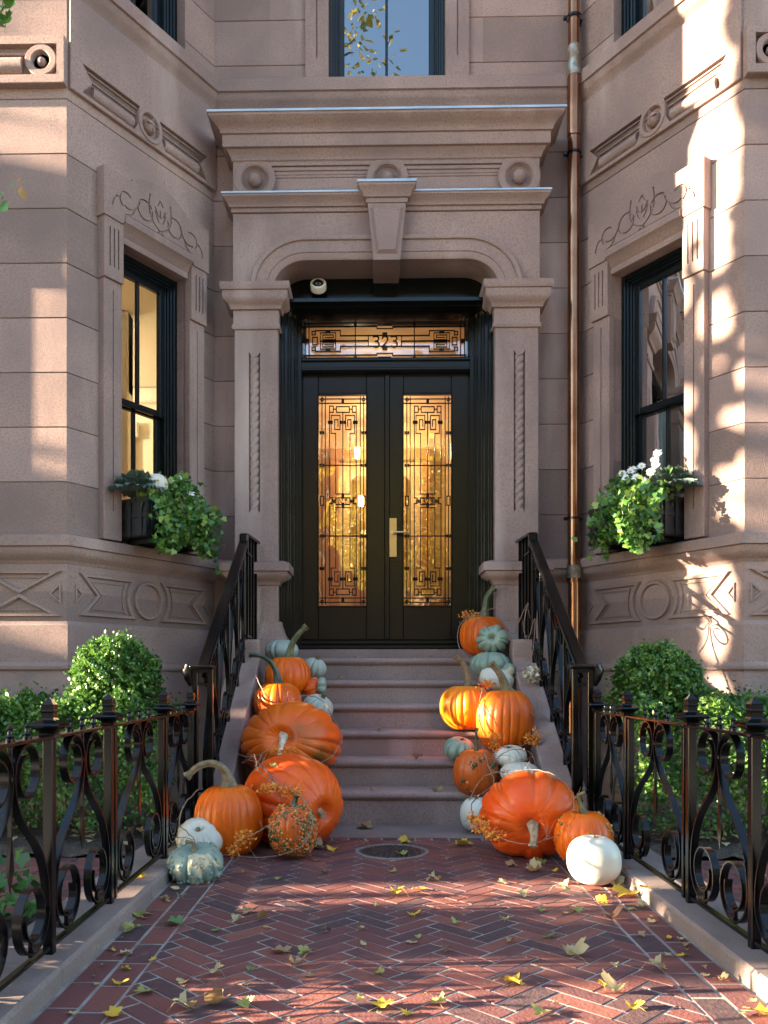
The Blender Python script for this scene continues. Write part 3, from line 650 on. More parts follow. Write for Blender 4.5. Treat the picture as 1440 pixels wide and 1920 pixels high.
# vestibule: inner screen, small glowing blocks added for bright spots in the glass
m=MB(); 
for x in (-1.15,1.30): m.box((x-.06,10.1,1.25),(x+.06,10.22,4.44),.01)
m.box((-1.2,10.1,1.25),(1.36,10.22,1.45),.01); m.box((-1.2,7.6,4.25),(-1.14,11.4,4.44),.02); m.box((1.30,7.6,4.25),(1.36,11.4,4.44),.02)
m.box((-.62,11.36,1.25),(-.50,11.48,3.9),.01); m.box((.62,11.36,1.25),(.74,11.48,3.9),.01); m.box((-.62,11.36,3.9),(.74,11.48,4.05),.01); m.box((-.3,11.42,1.5),(.42,11.48,2.3),.02); m.box((-.3,11.42,2.45),(.0,11.48,3.7),.02); m.box((.12,11.42,2.45),(.42,11.48,3.7),.02); m.box((.75,9.4,1.25),(1.25,10.6,2.1),.02); m.box((-1.2,7.6,2.1),(-1.17,11.4,2.17),.01); m.box((1.33,7.6,2.1),(1.36,11.4,2.17),.01)
m.obj('room_trim',mat('warm_wood',(.42,.22,.09),.4),rmV,smooth=30)
for p in ((-.20,9.2,3.42),(-.17,9.6,2.98)):
    m=MB(); m.box((p[0]-.03,p[1]-.03,p[2]-.06),(p[0]+.03,p[1]+.03,p[2]+.06),.01); m.obj('glow_spot',LAMPG,rmV)
lampglobe((.08,8.9,4.1),.1,4.2,(1,.74,.44)); lampglobe((.08,10.9,3.9),.1,4.2,(1,.74,.44))
m=MB(); m.ball((.08,8.9,4.1),.08,14); m.obj('pendant_lamp',LAMPG,rmV,smooth=180)
# curtains of the right window
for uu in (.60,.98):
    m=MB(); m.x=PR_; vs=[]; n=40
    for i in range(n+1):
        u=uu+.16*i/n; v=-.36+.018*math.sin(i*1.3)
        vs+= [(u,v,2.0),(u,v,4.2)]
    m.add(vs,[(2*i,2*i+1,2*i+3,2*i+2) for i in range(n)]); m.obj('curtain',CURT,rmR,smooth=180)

# door ------------------------------------------------------------------------
YD=7.45; dL,dR=-.652,.823; dM=.0985
m=MB()
def uframe(mb,off,zt,r,y0,y1,wd):
    x0,x1=-.812+off,.979-off
    p=[(x0,1.18)]+[(x0+r-r*math.cos(R(a)),zt-r+r*math.sin(R(a))) for a in range(0,91,15)]+[(x1-r+r*math.sin(R(a)),zt-r+r*math.cos(R(a))) for a in range(0,91,15)]+[(x1,1.18)]
    mb.sweep(p,[(-.012,y0),(wd,y0),(wd+.004,y0+.006),(wd+.004,y1),(-.012,y1)],mp=lambda x,y,h:(x,h,y))
for off,zt,r,y0,wd in ((0,561,.13,7.04,.016),(.016,564,.13,7.07,.018),(.034,568,.12,7.11,.03),(.066,572,.10,7.16,.014),(.08,576,.09,7.22,.026),(.108,580,.07,7.30,.014),(.122,583,.03,7.36,.036)): uframe(m,off,CAMZ+(HOR-zt)*y0/F,r,y0,7.50,wd)
m.box((-.87,7.281,4.135),(1.03,7.36,4.60),.004)
for a,b in ((dL-.06,dL+.03),(dR-.03,dR+.06)): m.box((a,7.503,1.2),(b,7.56,4.3),.002)
m.box((dL,7.503,3.63),(dR,7.56,3.78),.002)
m.box((dL-.006,7.38,3.662),(dR+.006,7.5,3.755),.006); m.box((dL-.004,7.36,3.735),(dR+.004,7.45,3.765),.008); m.box((dL-.004,7.365,3.655),(dR+.004,7.45,3.68),.006)
m.box((dL-.006,7.40,4.19),(dR+.006,7.5,4.26),.004)
frame=m.obj('door_frame',DOORP,house,smooth=35)
m=MB(); m.box((dL-.16,7.25,1.212),(dR+.16,7.44,1.252),.008); m.box((dL-.02,7.36,1.255),(dR+.02,7.5,1.298),.01); m.obj('door_sill',DOORP,house,smooth=30)
Zp=7.462
def zx(x,y): p=W(560+x/3.2,560+y/3.2,Zp); return (p.x,p.z)
def gbar(mb,p,q,t=.0088,y=Zp,d=.006):
    (x0,z0),(x1,z1)=zx(*p),zx(*q)
    mb.box((min(x0,x1)-t/2,y-d/2,min(z0,z1)-t/2),(max(x0,x1)+t/2,y+d/2,max(z0,z1)+t/2),0)
def poly(mb,pts,**k):
    for a,b in zip(pts,pts[1:]): gbar(mb,a,b,**k)
def clasp(mb,c,vert=False):
    x,z=zx(*c)
    for k in (-1,0,1):
        s=(.012,.023) if not vert else (.023,.012)
        mb.box((x+(0 if vert else k*.015)-s[0]/2-.001,Zp-.008,z+(k*.015 if vert else 0)-s[1]/2-.003),(x+(0 if vert else k*.015)+s[0]/2+.001,Zp+.006,z+(k*.015 if vert else 0)+s[1]/2+.003),.003)
def rosette(mb,c):
    x,z=zx(*c); mb.sweep([(x+.013*math.cos(R(a)),z+.013*math.sin(R(a))) for a in range(0,360,30)],[(-.004,Zp-.007),(.004,Zp-.007),(.004,Zp+.005),(-.004,Zp+.005)],mp=lambda a,b,h:(a,h,b),closed=True)
def text(body,x,z,size,y,parent,name='number',matl=DOORP,rot=0,ext=.004):
    cu=bpy.data.curves.new(name,'FONT'); cu.body=body; cu.size=size; cu.extrude=ext; cu.align_x='CENTER'; cu.align_y='CENTER'
    to=bpy.data.objects.new(name,cu); COL.objects.link(to); dg=bpy.context.evaluated_depsgraph_get(); me=bpy.data.meshes.new_from_object(to.evaluated_get(dg),depsgraph=dg)
    bpy.data.objects.remove(to); bpy.data.curves.remove(cu); o=bpy.data.objects.new(name,me); COL.objects.link(o); me.materials.clear(); me.materials.append(matl)
    o.location=(x,y,z); o.rotation_euler=(R(90),0,0); o.parent=parent; return o
def stroke_digit(mb,ch,cx,cz,h,wd,y,t):
    "thin art-nouveau figures drawn as flat strokes"
    P={'3':[(-.45,.42),(-.2,.5),(.25,.48),(.42,.3),(.2,.1),(-.15,.06),(.25,.02),(.48,-.2),(.3,-.45),(-.1,-.5),(-.45,-.36)],
       '2':[(-.42,.28),(-.25,.48),(.15,.5),(.4,.3),(.3,.05),(-.1,-.25),(-.45,-.5),(0,-.46),(.48,-.5)],
       'N':[(-.42,-.5),(-.42,.5),(.42,-.5),(.42,.5)],'o':[(.35,.4),(0,.5),(-.3,.25),(0,0),(.3,.2),(.2,.45)]}[ch]
    pts=[(cx+a*wd,y,cz+b*h) for a,b in P]
    if ch!='N': pts=smoothpath(pts,4)
    mb.bar(pts,(0,1,0),.005,t)
for k,(xa,xb,ox) in enumerate(((dL,dM-.001,0),(dM+.001,dR,509))):
    pa,pb=zx(120+ox,0)[0],zx(405+ox,0)[0]; pz0,pz1=zx(0,1845)[1],zx(0,580)[1]
    m=MB(); m.box((xa,YD,1.302),(pa,7.5,3.655),.005); m.box((pb,YD,1.302),(xb,7.5,3.655),.005)
    m.box((pa-.001,YD+.002,pz1),(pb+.001,7.5,3.655),.004); m.box((pa-.001,YD+.002,1.302),(pb+.001,7.5,pz0),.004)
    m.box((xa+.10,YD-.001,3.46),(xa+.104,YD+.01,3.654),0); m.box((xb-.104,YD-.001,3.46),(xb-.1,YD+.01,3.654),0)
    ring(m,pa-.012,pb+.012,pz0-.012,pz1+.012,.014,YD-.008,YD+.03)
    if k==1: m.box((dM-.026,YD-.014,1.302),(dM+.026,YD+.01,3.655),.008)
    door=m.obj('door',DOORP,house,smooth=30)
    g=MB(); g.add([(pa,7.478,pz0),(pb,7.478,pz0),(pb,7.478,pz1),(pa,7.478,pz1)],[(0,1,2,3)]); g.obj('pane',DOORGLASS,door,recalc=False)
    gm=MB(); c0=265+ox
    A=lambda x,s:c0+s*(265-x)*-1 if s>0 else c0+(265-x)
    for s in (1,-1):
        X=lambda x:c0+s*(x-265)
        for fl in (0,1):
            Y=lambda y:y if not fl else 2424-y
            poly(gm,[(X(185),Y(690)),(X(185),Y(1195)),(X(202),Y(1195)),(X(202),Y(1212))]); poly(gm,[(X(265),Y(808)),(X(222),Y(808))]) if 0 else None
            poly(gm,[(X(248),Y(700)),(X(195),Y(700)),(X(195),Y(808)),(X(222),Y(808)),(X(222),Y(1172)),(X(265),Y(1172))],t=.0075)
            poly(gm,[(X(248),Y(700)),(X(248),Y(785)),(X(216),Y(785)),(X(216),Y(726)),(X(236),Y(726)),(X(236),Y(765))],t=.0085)
            poly(gm,[(X(185),Y(645)),(X(208),Y(645)),(X(208),Y(682)),(X(185),Y(682)),(X(185),Y(645))]); poly(gm,[(X(208),Y(663)),(X(226),Y(663))])
            poly(gm,[(X(265),Y(648)),(X(226),Y(648)),(X(226),Y(682)),(X(265),Y(682))])
            poly(gm,[(X(265),Y(682)),(X(265),Y(1172))]) if s>0 else None
            clasp(gm,(X(190),Y(742))); clasp(gm,(X(140),Y(805))); clasp(gm,(X(140),Y(1000))); rosette(gm,(X(141),Y(606)))
            poly(gm,[(X(265),Y(602)),(X(125),Y(602))]); poly(gm,[(X(265),Y(628)),(X(125),Y(628))]); poly(gm,[(X(157),Y(1000)),(X(265),Y(1000))])
            poly(gm,[(X(140),Y(590)),(X(140),Y(1185)),(X(131),Y(1185)),(X(131),Y(1212))]); poly(gm,[(X(140),Y(1185)),(X(150),Y(1185)),(X(150),Y(1212))]); poly(gm,[(X(160),Y(590)),(X(160),Y(1212))])
            if s>0: clasp(gm,(X(265),Y(616)),True); clasp(gm,(X(265),Y(742))); clasp(gm,(X(265),Y(1184)),True)
        poly(gm,[(X(265),1195),(X(222),1195),(X(222),1235),(X(265),1235)]); clasp(gm,(X(211),1215))
    gm.obj('grille',DOORP,door)
    n=MB(); cx,cz=zx(c0,1216)
    if k==0: stroke_digit(n,'N',cx-.02,cz,.044,.034,Zp-.004,.0085); stroke_digit(n,'o',cx+.026,cz+.006,.028,.026,Zp-.004,.0075); n.box((cx+.018,Zp-.003,cz-.018),(cx+.034,Zp+.003,cz-.013),0)
    else:
        for q,ch in ((-.036,'3'),(0,'2'),(.036,'3')): stroke_digit(n,ch,cx+q,cz,.048,.028,Zp-.004,.0085)
    n.obj('number',DOORP,door)
    if k==1:
        h=MB(); c=W(737,1008,YD-.016); h.box((c.x-.032,YD-.022,c.z-.172),(c.x+.032,YD-.014,c.z+.172),.002)
        q=W(738,999,YD-.03); h.lathe([(.016,-.0),(.016,.02),(.011,.022),(.011,.05),(0,.05)],c=(q.x,YD-.02,q.z),n=16,M=M1); h.tube([(q.x,YD-.065,q.z),(q.x+.03,YD-.066,q.z),(q.x+.12,YD-.066,q.z)],[.012,.011,.009],10)
        h.lathe([(.012,0),(.012,.006),(0,.006)],c=(c.x,YD-.022,c.z-.08),n=14,M=M1); h.box((c.x-.002,YD-.0295,c.z-.088),(c.x+.002,YD-.027,c.z-.072),0)
        for sx in (-1,1):
            for sz in (-1,1): h.ball((c.x+sx*.024,YD-.022,c.z+sz*.16),.004,6)
        h.obj('handle',BRASS,door,smooth=35)
# transom
def mirror(f):
    for s in (1,-1):
        for t in (1,-1): f(lambda x:517+s*(x-517),lambda y:254+t*(y-254))
m=MB(); ta,tb=zx(22,0)[0],zx(1012,0)[0]; tz0,tz1=zx(0,374)[1],zx(0,96)[1]
ring(m,ta-.02,tb+.02,tz0-.02,tz1+.03,.02,7.42,7.5); tr=m.obj('transom',DOORP,house,smooth=30)
g=MB(); g.add([(ta,7.478,tz0),(tb,7.478,tz0),(tb,7.478,tz1),(ta,7.478,tz1)],[(0,1,2,3)]); g.obj('pane',DOORGLASS,tr,recalc=False)
gm=MB()
def tq(X,Y):
    poly(gm,[(X(38),Y(135)),(X(38),Y(254))]); poly(gm,[(X(62),Y(135)),(X(62),Y(254))])
    poly(gm,[(X(30),Y(150)),(X(517),Y(150))]); poly(gm,[(X(30),Y(168)),(X(470),Y(168)),(X(470),Y(180)),(X(517),Y(180))])
    poly(gm,[(X(340),Y(135)),(X(340),Y(254))]); poly(gm,[(X(80),Y(197)),(X(100),Y(197)),(X(100),Y(217)),(X(80),Y(217)),(X(80),Y(197))])
    poly(gm,[(X(84),Y(254)),(X(84),Y(232)),(X(112),Y(232)),(X(112),Y(254))]); poly(gm,[(X(100),Y(192)),(X(250),Y(192)),(X(250),Y(222)),(X(517),Y(222))])
    poly(gm,[(X(130),Y(254)),(X(130),Y(205)),(X(222),Y(205)),(X(222),Y(246)),(X(145),Y(246)),(X(145),Y(218)),(X(208),Y(218)),(X(208),Y(234)),(X(158),Y(234))],t=.0075)
    poly(gm,[(X(418),Y(222)),(X(418),Y(254))]); poly(gm,[(X(130),Y(254)),(X(418),Y(254))]) 
    clasp(gm,(X(50),Y(250))); clasp(gm,(X(340),Y(146)),True); clasp(gm,(X(176),Y(200)),False); clasp(gm,(X(176),Y(254)),False); rosette(gm,(X(42),Y(146)))
mirror(tq); clasp(gm,(517,212)); clasp(gm,(517,300)); poly(gm,[(480,140),(480,160),(554,160),(554,140)]); poly(gm,[(480,368),(480,350),(554,350),(554,368)])
gm.obj('grille',DOORP,tr)
n=MB(); cx,cz=zx(518,260)
for q,ch in ((-.08,'3'),(0,'2'),(.08,'3')): stroke_digit(n,ch,cx+q,cz,.095,.058,Zp-.004,.013)
n.obj('number',DOORP,tr)

# stone stoop -------------------------------------------------------------------
st=thing('stone_stoop','brownstone stoop of six steps between sloping cheek walls','stoop')
for k in range(1,7):
    z=.225+.18*(k-1); zp=0 if k==1 else z-.18; y=5.46+.28*(k-1); ye=y+.33 if k<6 else 7.40
    m=MB()
    m.prism([(y+.035,zp-.02),(y+.035,z-.058),(y+.018,z-.05),(y+.012,z-.042),(y+.004,z-.036),(y,z-.022),(y+.004,z-.008),(y+.014,z),(ye,z+.002),(ye,zp-.02)],-.93,1.08,axis=0); m.obj('step',STONE,st,smooth=40)
m=MB(); m.box((-.82,7.22,1.12),(.98,7.42,1.209),.006); m.obj('threshold',STONE,st,smooth=30)
m=MB(); m.box((-.9,5.09,-.05),(1.05,5.50,.010),.006); m.obj('bottom_slab',KERBM,st,smooth=30)
for xa,xb,inn in ((-1.13,-.90,1),(1.05,1.29,-1)):
    m=MB(); sl=.643
    m.prism([(5.06,-.1),(5.06,.20),(5.09,.225),(6.50,1.11),(6.50,1.25),(6.515,1.265),(6.94,1.265),(6.94,-.1)],xa,xb,axis=0); cw=m.obj('cheek_wall',STONE,st,smooth=30)
    bv=cw.modifiers.new('bevel','BEVEL'); bv.width=.014; bv.segments=2; bv.limit_method='ANGLE'
# downspout -----------------------------------------------------------------------
dx=W(1076,600,7.10).x; dy=7.10
ds=thing('downspout','tall copper downspout with solder patches running down beside the right bay','downspout',(dx,dy,0))
m=MB(); m.tube([(0,0,6.0),(0,0,11)],.047,20); m.tube([(0,0,1.84),(0,0,5.5)],.052,20); m.tube([(0,-.03,.05),(0,-.03,1.76)],.055,20); m.obj('pipe',COPPER,ds,smooth=50)
for za,zb,rr in ((5.5,6.0,.058),(1.76,1.92,.060)):
    m=MB(); m.tube([(0,-.005,za),(0,-.005,za+.02),(0,-.005,zb-.02),(0,-.005,zb)],[rr*.96,rr,rr,rr*.96],20); m.obj('joint',COPPER,ds,smooth=50)
m=MB(); vs=[]; 
m.tube([(0,-.006,6.0),(0,-.006,6.25)],.056,20); m.obj('solder_patch',SOLDER,ds,smooth=50)
m=MB(); m.tube([(0,-.012,1.80),(0,-.012,1.905)],.059,20); m.obj('solder_patch',SOLDER,ds,smooth=50)
for z in (6.50,5.36,2.30):
    m=MB(); m.sweep([(.058*math.cos(R(a)),.058*math.sin(R(a))) for a in range(0,360,20)],[(0,z-.008),(.004,z-.008),(.004,z+.008),(0,z+.008)],closed=True); m.box((-.085,-.01,z-.012),(-.055,.02,z+.012),.002); m.box((.055,.02,z-.006),(.08,.1,z+.006),.001); m.obj('strap',IRON,ds,smooth=40)
# camera ----------------------------------------------------------------------------
cc=W(597,539,7.20)
sc_=thing('security_camera','small white dome security camera above the transom','security camera',tuple(cc))
Mt=Matrix.Rotation(R(60),3,'X')
m=MB(); m.lathe([(0,-.03),(.05,-.03),(.068,-.015),(.070,.02),(.066,.042),(.052,.046),(.048,.040)],n=28,M=Mt); m.lathe([(.04,0),(.04,.05),(0,.05)],c=(0,.03,.03),n=16,M=Matrix.Rotation(R(-90),3,'X')); m.obj('housing',CAMW,sc_,smooth=40)
b=MB(); b.ball((0,0,0),.045,18); mm=MB(); mm.add([tuple(Mt@Vector((p[0],p[1],p[2]+.026))) for p in b.v],b.f); mm.obj('lens',LENSM,sc_,smooth=180)
# ------------------------------------------------------------------ iron work
def lyre(hw,zb,zt):
    "half of the lyre scroll: (s,z) polylines for s>0"
    h=zt-zb; r=min(.145*h,.36*hw); ct=(r+.006,zt-r-.002); rb=min(.18*h,.47*hw); cb=(hw-rb-.004,zb+rb+.002)
    top=arc(ct,r*.55,-200,-90,8,r1=r*.62)[::-1] if 0 else None
    sp=[]
    n=34
    for i in range(n+1):
        t=i/n; a=R(-190+ (180+190)*0 ) if 0 else None
        ang=180-(450)*t; q=r*(1-.42*t) ; sp.append((ct[0]+q*math.cos(R(ang)),ct[1]+q*math.sin(R(ang))))
    dn=bez((.006,ct[1]),(.006,ct[1]-.30*h),(hw-.004,cb[1]+.42*h),(hw-.004,cb[1]),16)
    sb=[]
    for i in range(n+7):
        t=i/(n+6); ang=0-560*t; q=rb*(1-.50*t); sb.append((cb[0]+q*math.cos(R(ang)),cb[1]+q*math.sin(R(ang))))
    return sp[::-1]+dn[1:]+sb[1:],cb,ct,rb,r
def finial_post(X,Y,zb,zt,parent,name='post',s=.017,big=1):
    m=MB(); m.box((X-s,Y-s,zb),(X+s,Y+s,zt+.02),.003); o=m.obj(name,IRON,parent,smooth=30)
    f=MB(); 
    def sq(prof):
        for (a,za),(b,zb_) in zip(prof,prof[1:]):
            f.add([(X-a,Y-a,za),(X+a,Y-a,za),(X+a,Y+a,za),(X-a,Y+a,za),(X-b,Y-b,zb_),(X+b,Y-b,zb_),(X+b,Y+b,zb_),(X-b,Y+b,zb_)],[(0,1,5,4),(1,2,6,5),(2,3,7,6),(3,0,4,7)])
    z=zt
    sq([(.022,z),(.026,z+.006),(.026,z+.012),(.022,z+.018),(.046,z+.032),(.048,z+.038),(.046,z+.044),(.024,z+.056),(.019,z+.062),(.019,z+.078),(.023,z+.082),(.023,z+.086),(.020,z+.089),(.020,z+.104),(.021,z+.106),(.0005,z+.132)])
    f.obj('finial',IRON,o,smooth=20); return o
def knob(mb,X,Y,z):
    mb.lathe([(.014,0),(.014,.008),(.010,.012),(.013,.016),(.008,.022),(.0075,.036),(.010,.040),(.004,.050),(0,.051)],c=(X,Y,z),n=10)
ZB,ZT=.10,.775
def fence(X,posts,panels,label,sg):
    t=thing('iron_fence',label,'fence',(X,posts[0],0)); P=t
    t.location=(0,0,0)
    for y in posts: finial_post(X,y,.05,ZT,t)
    ya,yb=min(posts)-.05,max(posts)+.02
    for a,b in panels:
        m=MB(); m.box((X-.022,a,ZT-.006),(X+.022,b,ZT+.006),.002); m.obj('top_rail',IRON,t); m=MB(); m.box((X-.012,a,ZB-.02),(X+.012,b,ZB-.006),.002); m.obj('bottom_rail',IRON,t)
        scrolls(X,a,b,t)
    return t
def scrolls(X,a,b,t):
    c=(a+b)/2; hw=(b-a)/2-.025; pl,cb,ct,rb,r=lyre(hw,ZB,ZT)
    for s in (1,-1):
        m=MB(); m.bar([(X,c+s*p,z) for p,z in pl],(1,0,0),.028,.007)
        m.bar([(X,c+s*cb[0],ZB),(X,c+s*cb[0],cb[1]-rb*.52)],(1,0,0),.012,.010); m.obj('scroll',IRON,t,smooth=35)
    m=MB(); m.box((X-.006,c-.005,.50),(X+.006,c+.005,ZT),.001); m.add([(X,c,.33),(X-.004,c-.018,.40),(X-.006,c,.52),(X-.004,c+.018,.40),(X+.004,c-.018,.40),(X+.006,c,.52),(X+.004,c+.018,.40)],[(0,1,2,3),(0,6,5,4),(1,2,5,4),(2,3,6,5),(0,3,6),(0,4,1)])
    m.box((X-.012,c-.012,ct[1]-.012),(X+.012,c+.012,ct[1]+.004),.002); m.obj('spear',IRON,t,smooth=30)
    for k in (-1,0,1):
        m=MB(); knob(m,X,c+k*hw*.45,ZT+.005); m.obj('spike',IRON,t,smooth=40)
def gate(X,a,b,label,sg):
    t=thing('iron_gate',label,'gate',(0,0,0))
    for y in (a+.035,b-.035):
        m=MB(); m.box((X-.015,y-.012,.07),(X+.015,y+.012,ZT-.012),.002); m.obj('stile',IRON,t,smooth=30)
    m=MB(); m.box((X-.020,a+.02,ZT-.006),(X+.020,b-.02,ZT+.006),.002); m.obj('top_rail',IRON,t); m=MB(); m.box((X-.012,a+.02,ZB-.02),(X+.012,b-.02,ZB-.006),.002); m.obj('bottom_rail',IRON,t)
    scrolls(X,a+.04,b-.04,t)
    for z in (.22,.66):
        m=MB(); m.tube([(X,a+.022,z-.02),(X,a+.022,z+.02)],.012,10); m.box((X-.008,a,z-.008),(X+.008,a+.03,z+.008),.001); m.obj('hinge',IRON,t,smooth=40)
FXL,FXR=-1.072,1.268
fence(FXL,[1.55,2.15,2.745,3.36],[(1.55,2.15),(2.15,2.745),(2.745,3.36)],'black wrought iron fence of lyre scrolls on the left kerb, nearest the street',-1)
gate(FXL,3.38,4.22,'black wrought iron garden gate of one lyre scroll on the left kerb',-1)
fence(FXL,[4.24,4.86],[(4.24,4.86)],'short black iron fence panel between the left gate and the left stair newel',-1)
fence(FXR,[1.65,2.25,2.85,3.42],[(1.65,2.25),(2.25,2.85),(2.85,3.42)],'black wrought iron fence of lyre scrolls on the right kerb, nearest the street',1)
gate(FXR,3.44,4.26,'black wrought iron garden gate of one lyre scroll on the right kerb',1)
fence(FXR,[4.28,4.86],[(4.28,4.86)],'short black iron fence panel between the right gate and the right stair newel',1)
SL=.643
def railing(X,inn,label):
    t=thing('stair_railing',label,'railing',(0,0,0)); o=-inn     # inn: direction of the stairs
    hz=lambda y:1.035+SL*(y-4.96); lz=lambda y:1.11+SL*(y-6.5)+.05
    # newel: two uprights, a cap and a scroll
    m=MB()
    for x in (X-.045,X+.045): m.box((x-.016,4.93,.04),(x+.016,4.965,1.02),.003)
    for z in (.30,.93): m.box((X-.03,4.935,z-.008),(X+.03,4.96,z+.008),.002)
    nw=m.obj('newel',IRON,t,smooth=30)
    m=MB(); m.box((X-.075,4.905,1.02),(X+.07,4.985,1.045),.008); m.tube([(X+o*.075,4.945,1.04),(X+o*.088,4.945,1.01),(X+o*.082,4.945,.96),(X+o*.07,4.945,.92)],[.034,.036,.026,.012],12); m.obj('newel_cap',IRON,nw,smooth=40)
    m=MB(); hp=lambda dx,dz:(X+dx,dz)
    prof=[(-.036,-.012),(-.036,.008),(-.028,.018),(.028,.018),(.036,.008),(.036,-.012),(.018,-.02),(-.018,-.02)]
    ys=[4.93,6.50]; vs=[(X+a,y,hz(y)+b) for y in ys for a,b in prof]; n=len(prof)
    m.add(vs,[(i,(i+1)%n,n+(i+1)%n,n+i) for i in range(n)]+[tuple(range(n)),tuple(range(2*n-1,n-1,-1))]); m.obj('handrail',IRON,t,smooth=20)
    zt=hz(6.5)+.045
    m=MB(); m.box((X-.034,6.47,zt-.10),(X+.034,6.53,zt+.012),.012); m.sweep([(X,6.50),(X+inn*.035,6.90)],[(-.034,zt-.008),(-.034,zt+.012),(.034,zt+.012),(.034,zt-.008)]); m.obj('handrail_return',IRON,t,smooth=30)
    m=MB()
    for k,y in enumerate((6.50,6.59,6.68,6.77,6.88)): m.box((X+inn*.035*(y-6.5)/.4-.013,y-.013,1.26),(X+inn*.035*(y-6.5)/.4+.013,y+.013,zt-.005),.002)
    m.box((X-.012,6.49,1.28),(X+.03,6.89,1.30),.002) if inn>0 else m.box((X-.03,6.49,1.28),(X+.012,6.89,1.30),.002)
    m.box((X-.012,6.49,1.93),(X+.03,6.89,1.945),.002) if inn>0 else m.box((X-.03,6.49,1.93),(X+.012,6.89,1.945),.002)
    m.obj('end_panel',IRON,t,smooth=30)
    m=MB(); m.bar([(X,4.99,lz(4.99)+.05),(X,6.48,lz(6.48)+.05)],(1,0,0),.03,.012); m.obj('bottom_rail',IRON,t)
    m=MB(); m.bar([(X,4.98,hz(4.98)-.075),(X,6.49,hz(6.49)-.075)],(1,0,0),.026,.010); m.obj('top_rail',IRON,t)
    ups=[4.985,5.40,5.80,6.18,6.46]
    for y in ups[1:]:
        m=MB(); m.box((X-.012,y-.012,lz(y)-.055),(X+.012,y+.012,hz(y)-.015),.002); m.obj('upright',IRON,t)
    for a,b in zip(ups,ups[1:]):
        c=(a+b)/2; hw=(b-a)/2-.008; h=hz(c)-lz(c)-.13; pl,cb,ct,rb,r=lyre(hw,0,h); z0=lz(c)+.055
        for s in (1,-1):
            m=MB(); m.bar([(X,c+s*p,z0+z+SL*s*p) for p,z in pl],(1,0,0),.028,.008); m.obj('scroll',IRON,t,smooth=35)
    return t
railing(-1.02,1,'black wrought iron stair railing with lyre scrolls on the left cheek wall')
railing(1.205,-1,'black wrought iron stair railing with lyre scrolls on the right cheek wall')

# ------------------------------------------------------------------ hedges, topiary
def hedge(label,x0,x1,y0,y1,zt,n):
    t=thing('boxwood_hedge',label,'hedge')
    A=rng.random((n,3)); P=np.empty((n,3))
    P[:,0]=x0+(x1-x0)*A[:,0]; P[:,1]=y0+(y1-y0)*A[:,1]; bump=lambda x,y:.06*np.sin(x*7)*np.cos(y*9)+.05*np.sin(x*17+1)+.03*np.sin(x*31+y*23)
    top=zt+bump(P[:,0],P[:,1])
    face=rng.random(n)
    P[:,2]=.10+(top-.10)*A[:,2]
    f1=face<.45; P[f1,2]=top[f1]-np.abs(rng.normal(0,.035,f1.sum()))
    f2=(face>=.45)&(face<.88); P[f2,1]=y0+.04*np.sin(P[f2,0]*9+P[f2,2]*8)+np.abs(rng.normal(0,.05,f2.sum()))
    # loose sprays above the clipped line and gaps low down
    keep=~((P[:,2]<.28)&(rng.random(n)<.65)); P=P[keep]
    P[:,2]+=(rng.random(len(P))<.03)*rng.random(len(P))*.10
    cl=.5+.5*np.sin(P[:,0]*13+P[:,2]*11)*np.sin(P[:,1]*15+P[:,2]*7)
    leaves('foliage',BOX,P,.030,t,.62,rnd=np.clip(cl*.5+rng.random(len(P))*.5,0,1))
    m=MB()
    for k in range(26):
        x=random.uniform(x0,x1); y=random.uniform(y0+.08,y1); m.tube([(x,y,-.02),(x+random.uniform(-.05,.05),y,.25),(x+random.uniform(-.12,.12),y+random.uniform(-.05,.05),zt-.08)],[.010,.008,.004],5)
    m.obj('stem',BARK,t,smooth=60)
    return t
hedge('low clipped boxwood hedge behind the left iron fence',-3.6,-1.24,4.78,5.55,.80,46000)
hedge('low clipped boxwood hedge behind the right iron fence',1.46,3.9,4.72,5.55,.80,46000)
def topiary(label,c,r,n):
    t=thing('boxwood_topiary',label,'shrub',(c[0],c[1],0))
    d=rng.normal(size=(n,3)); d/=np.linalg.norm(d,axis=1)[:,None]
    rr=r*(1+.07*np.sin(d[:,0]*7+d[:,2]*5)*np.cos(d[:,1]*6)+.06*np.sin(d[:,0]*15+d[:,2]*19)+.05*np.sin(d[:,1]*23+d[:,0]*11))*(1-np.abs(rng.normal(0,.11,n)))*np.where(rng.random(n)<.12,1+.20*rng.random(n)**2,1)
    P=d*rr[:,None]; P[:,2]=P[:,2]*1.02+c[2]
    cl=.5+.5*np.sin(d[:,0]*9+d[:,2]*8)*np.sin(d[:,1]*9)
    leaves('foliage',BOX,P,.026,t,.6,rnd=np.clip(cl*.45+rng.random(n)*.55,0,1))
    m=MB(); m.tube([(0,0,-.02),(0,0,c[2])],[.028,.02],8)
    for k in range(60):
        a=random.random()*6.28; f=random.uniform(-.8,1.3); m.tube([(0,0,c[2]-.15),(.6*r*math.cos(a)*math.cos(f),.6*r*math.sin(a)*math.cos(f),c[2]+.6*r*math.sin(f)),(1.03*r*math.cos(a)*math.cos(f),1.03*r*math.sin(a)*math.cos(f),c[2]+1.05*r*math.sin(f))],[.010,.004,.0015],5)
    m.obj('stem',BARK,t,smooth=60); return t
q=W(218,1268,5.12); topiary('clipped boxwood ball, sunlit, rising above the hedge at left',(q.x,q.y,q.z-.02),.255,20000)
q=W(1232,1288,5.12); topiary('clipped boxwood ball, dark green, rising above the hedge at right',(q.x,q.y,q.z),.25,20000)
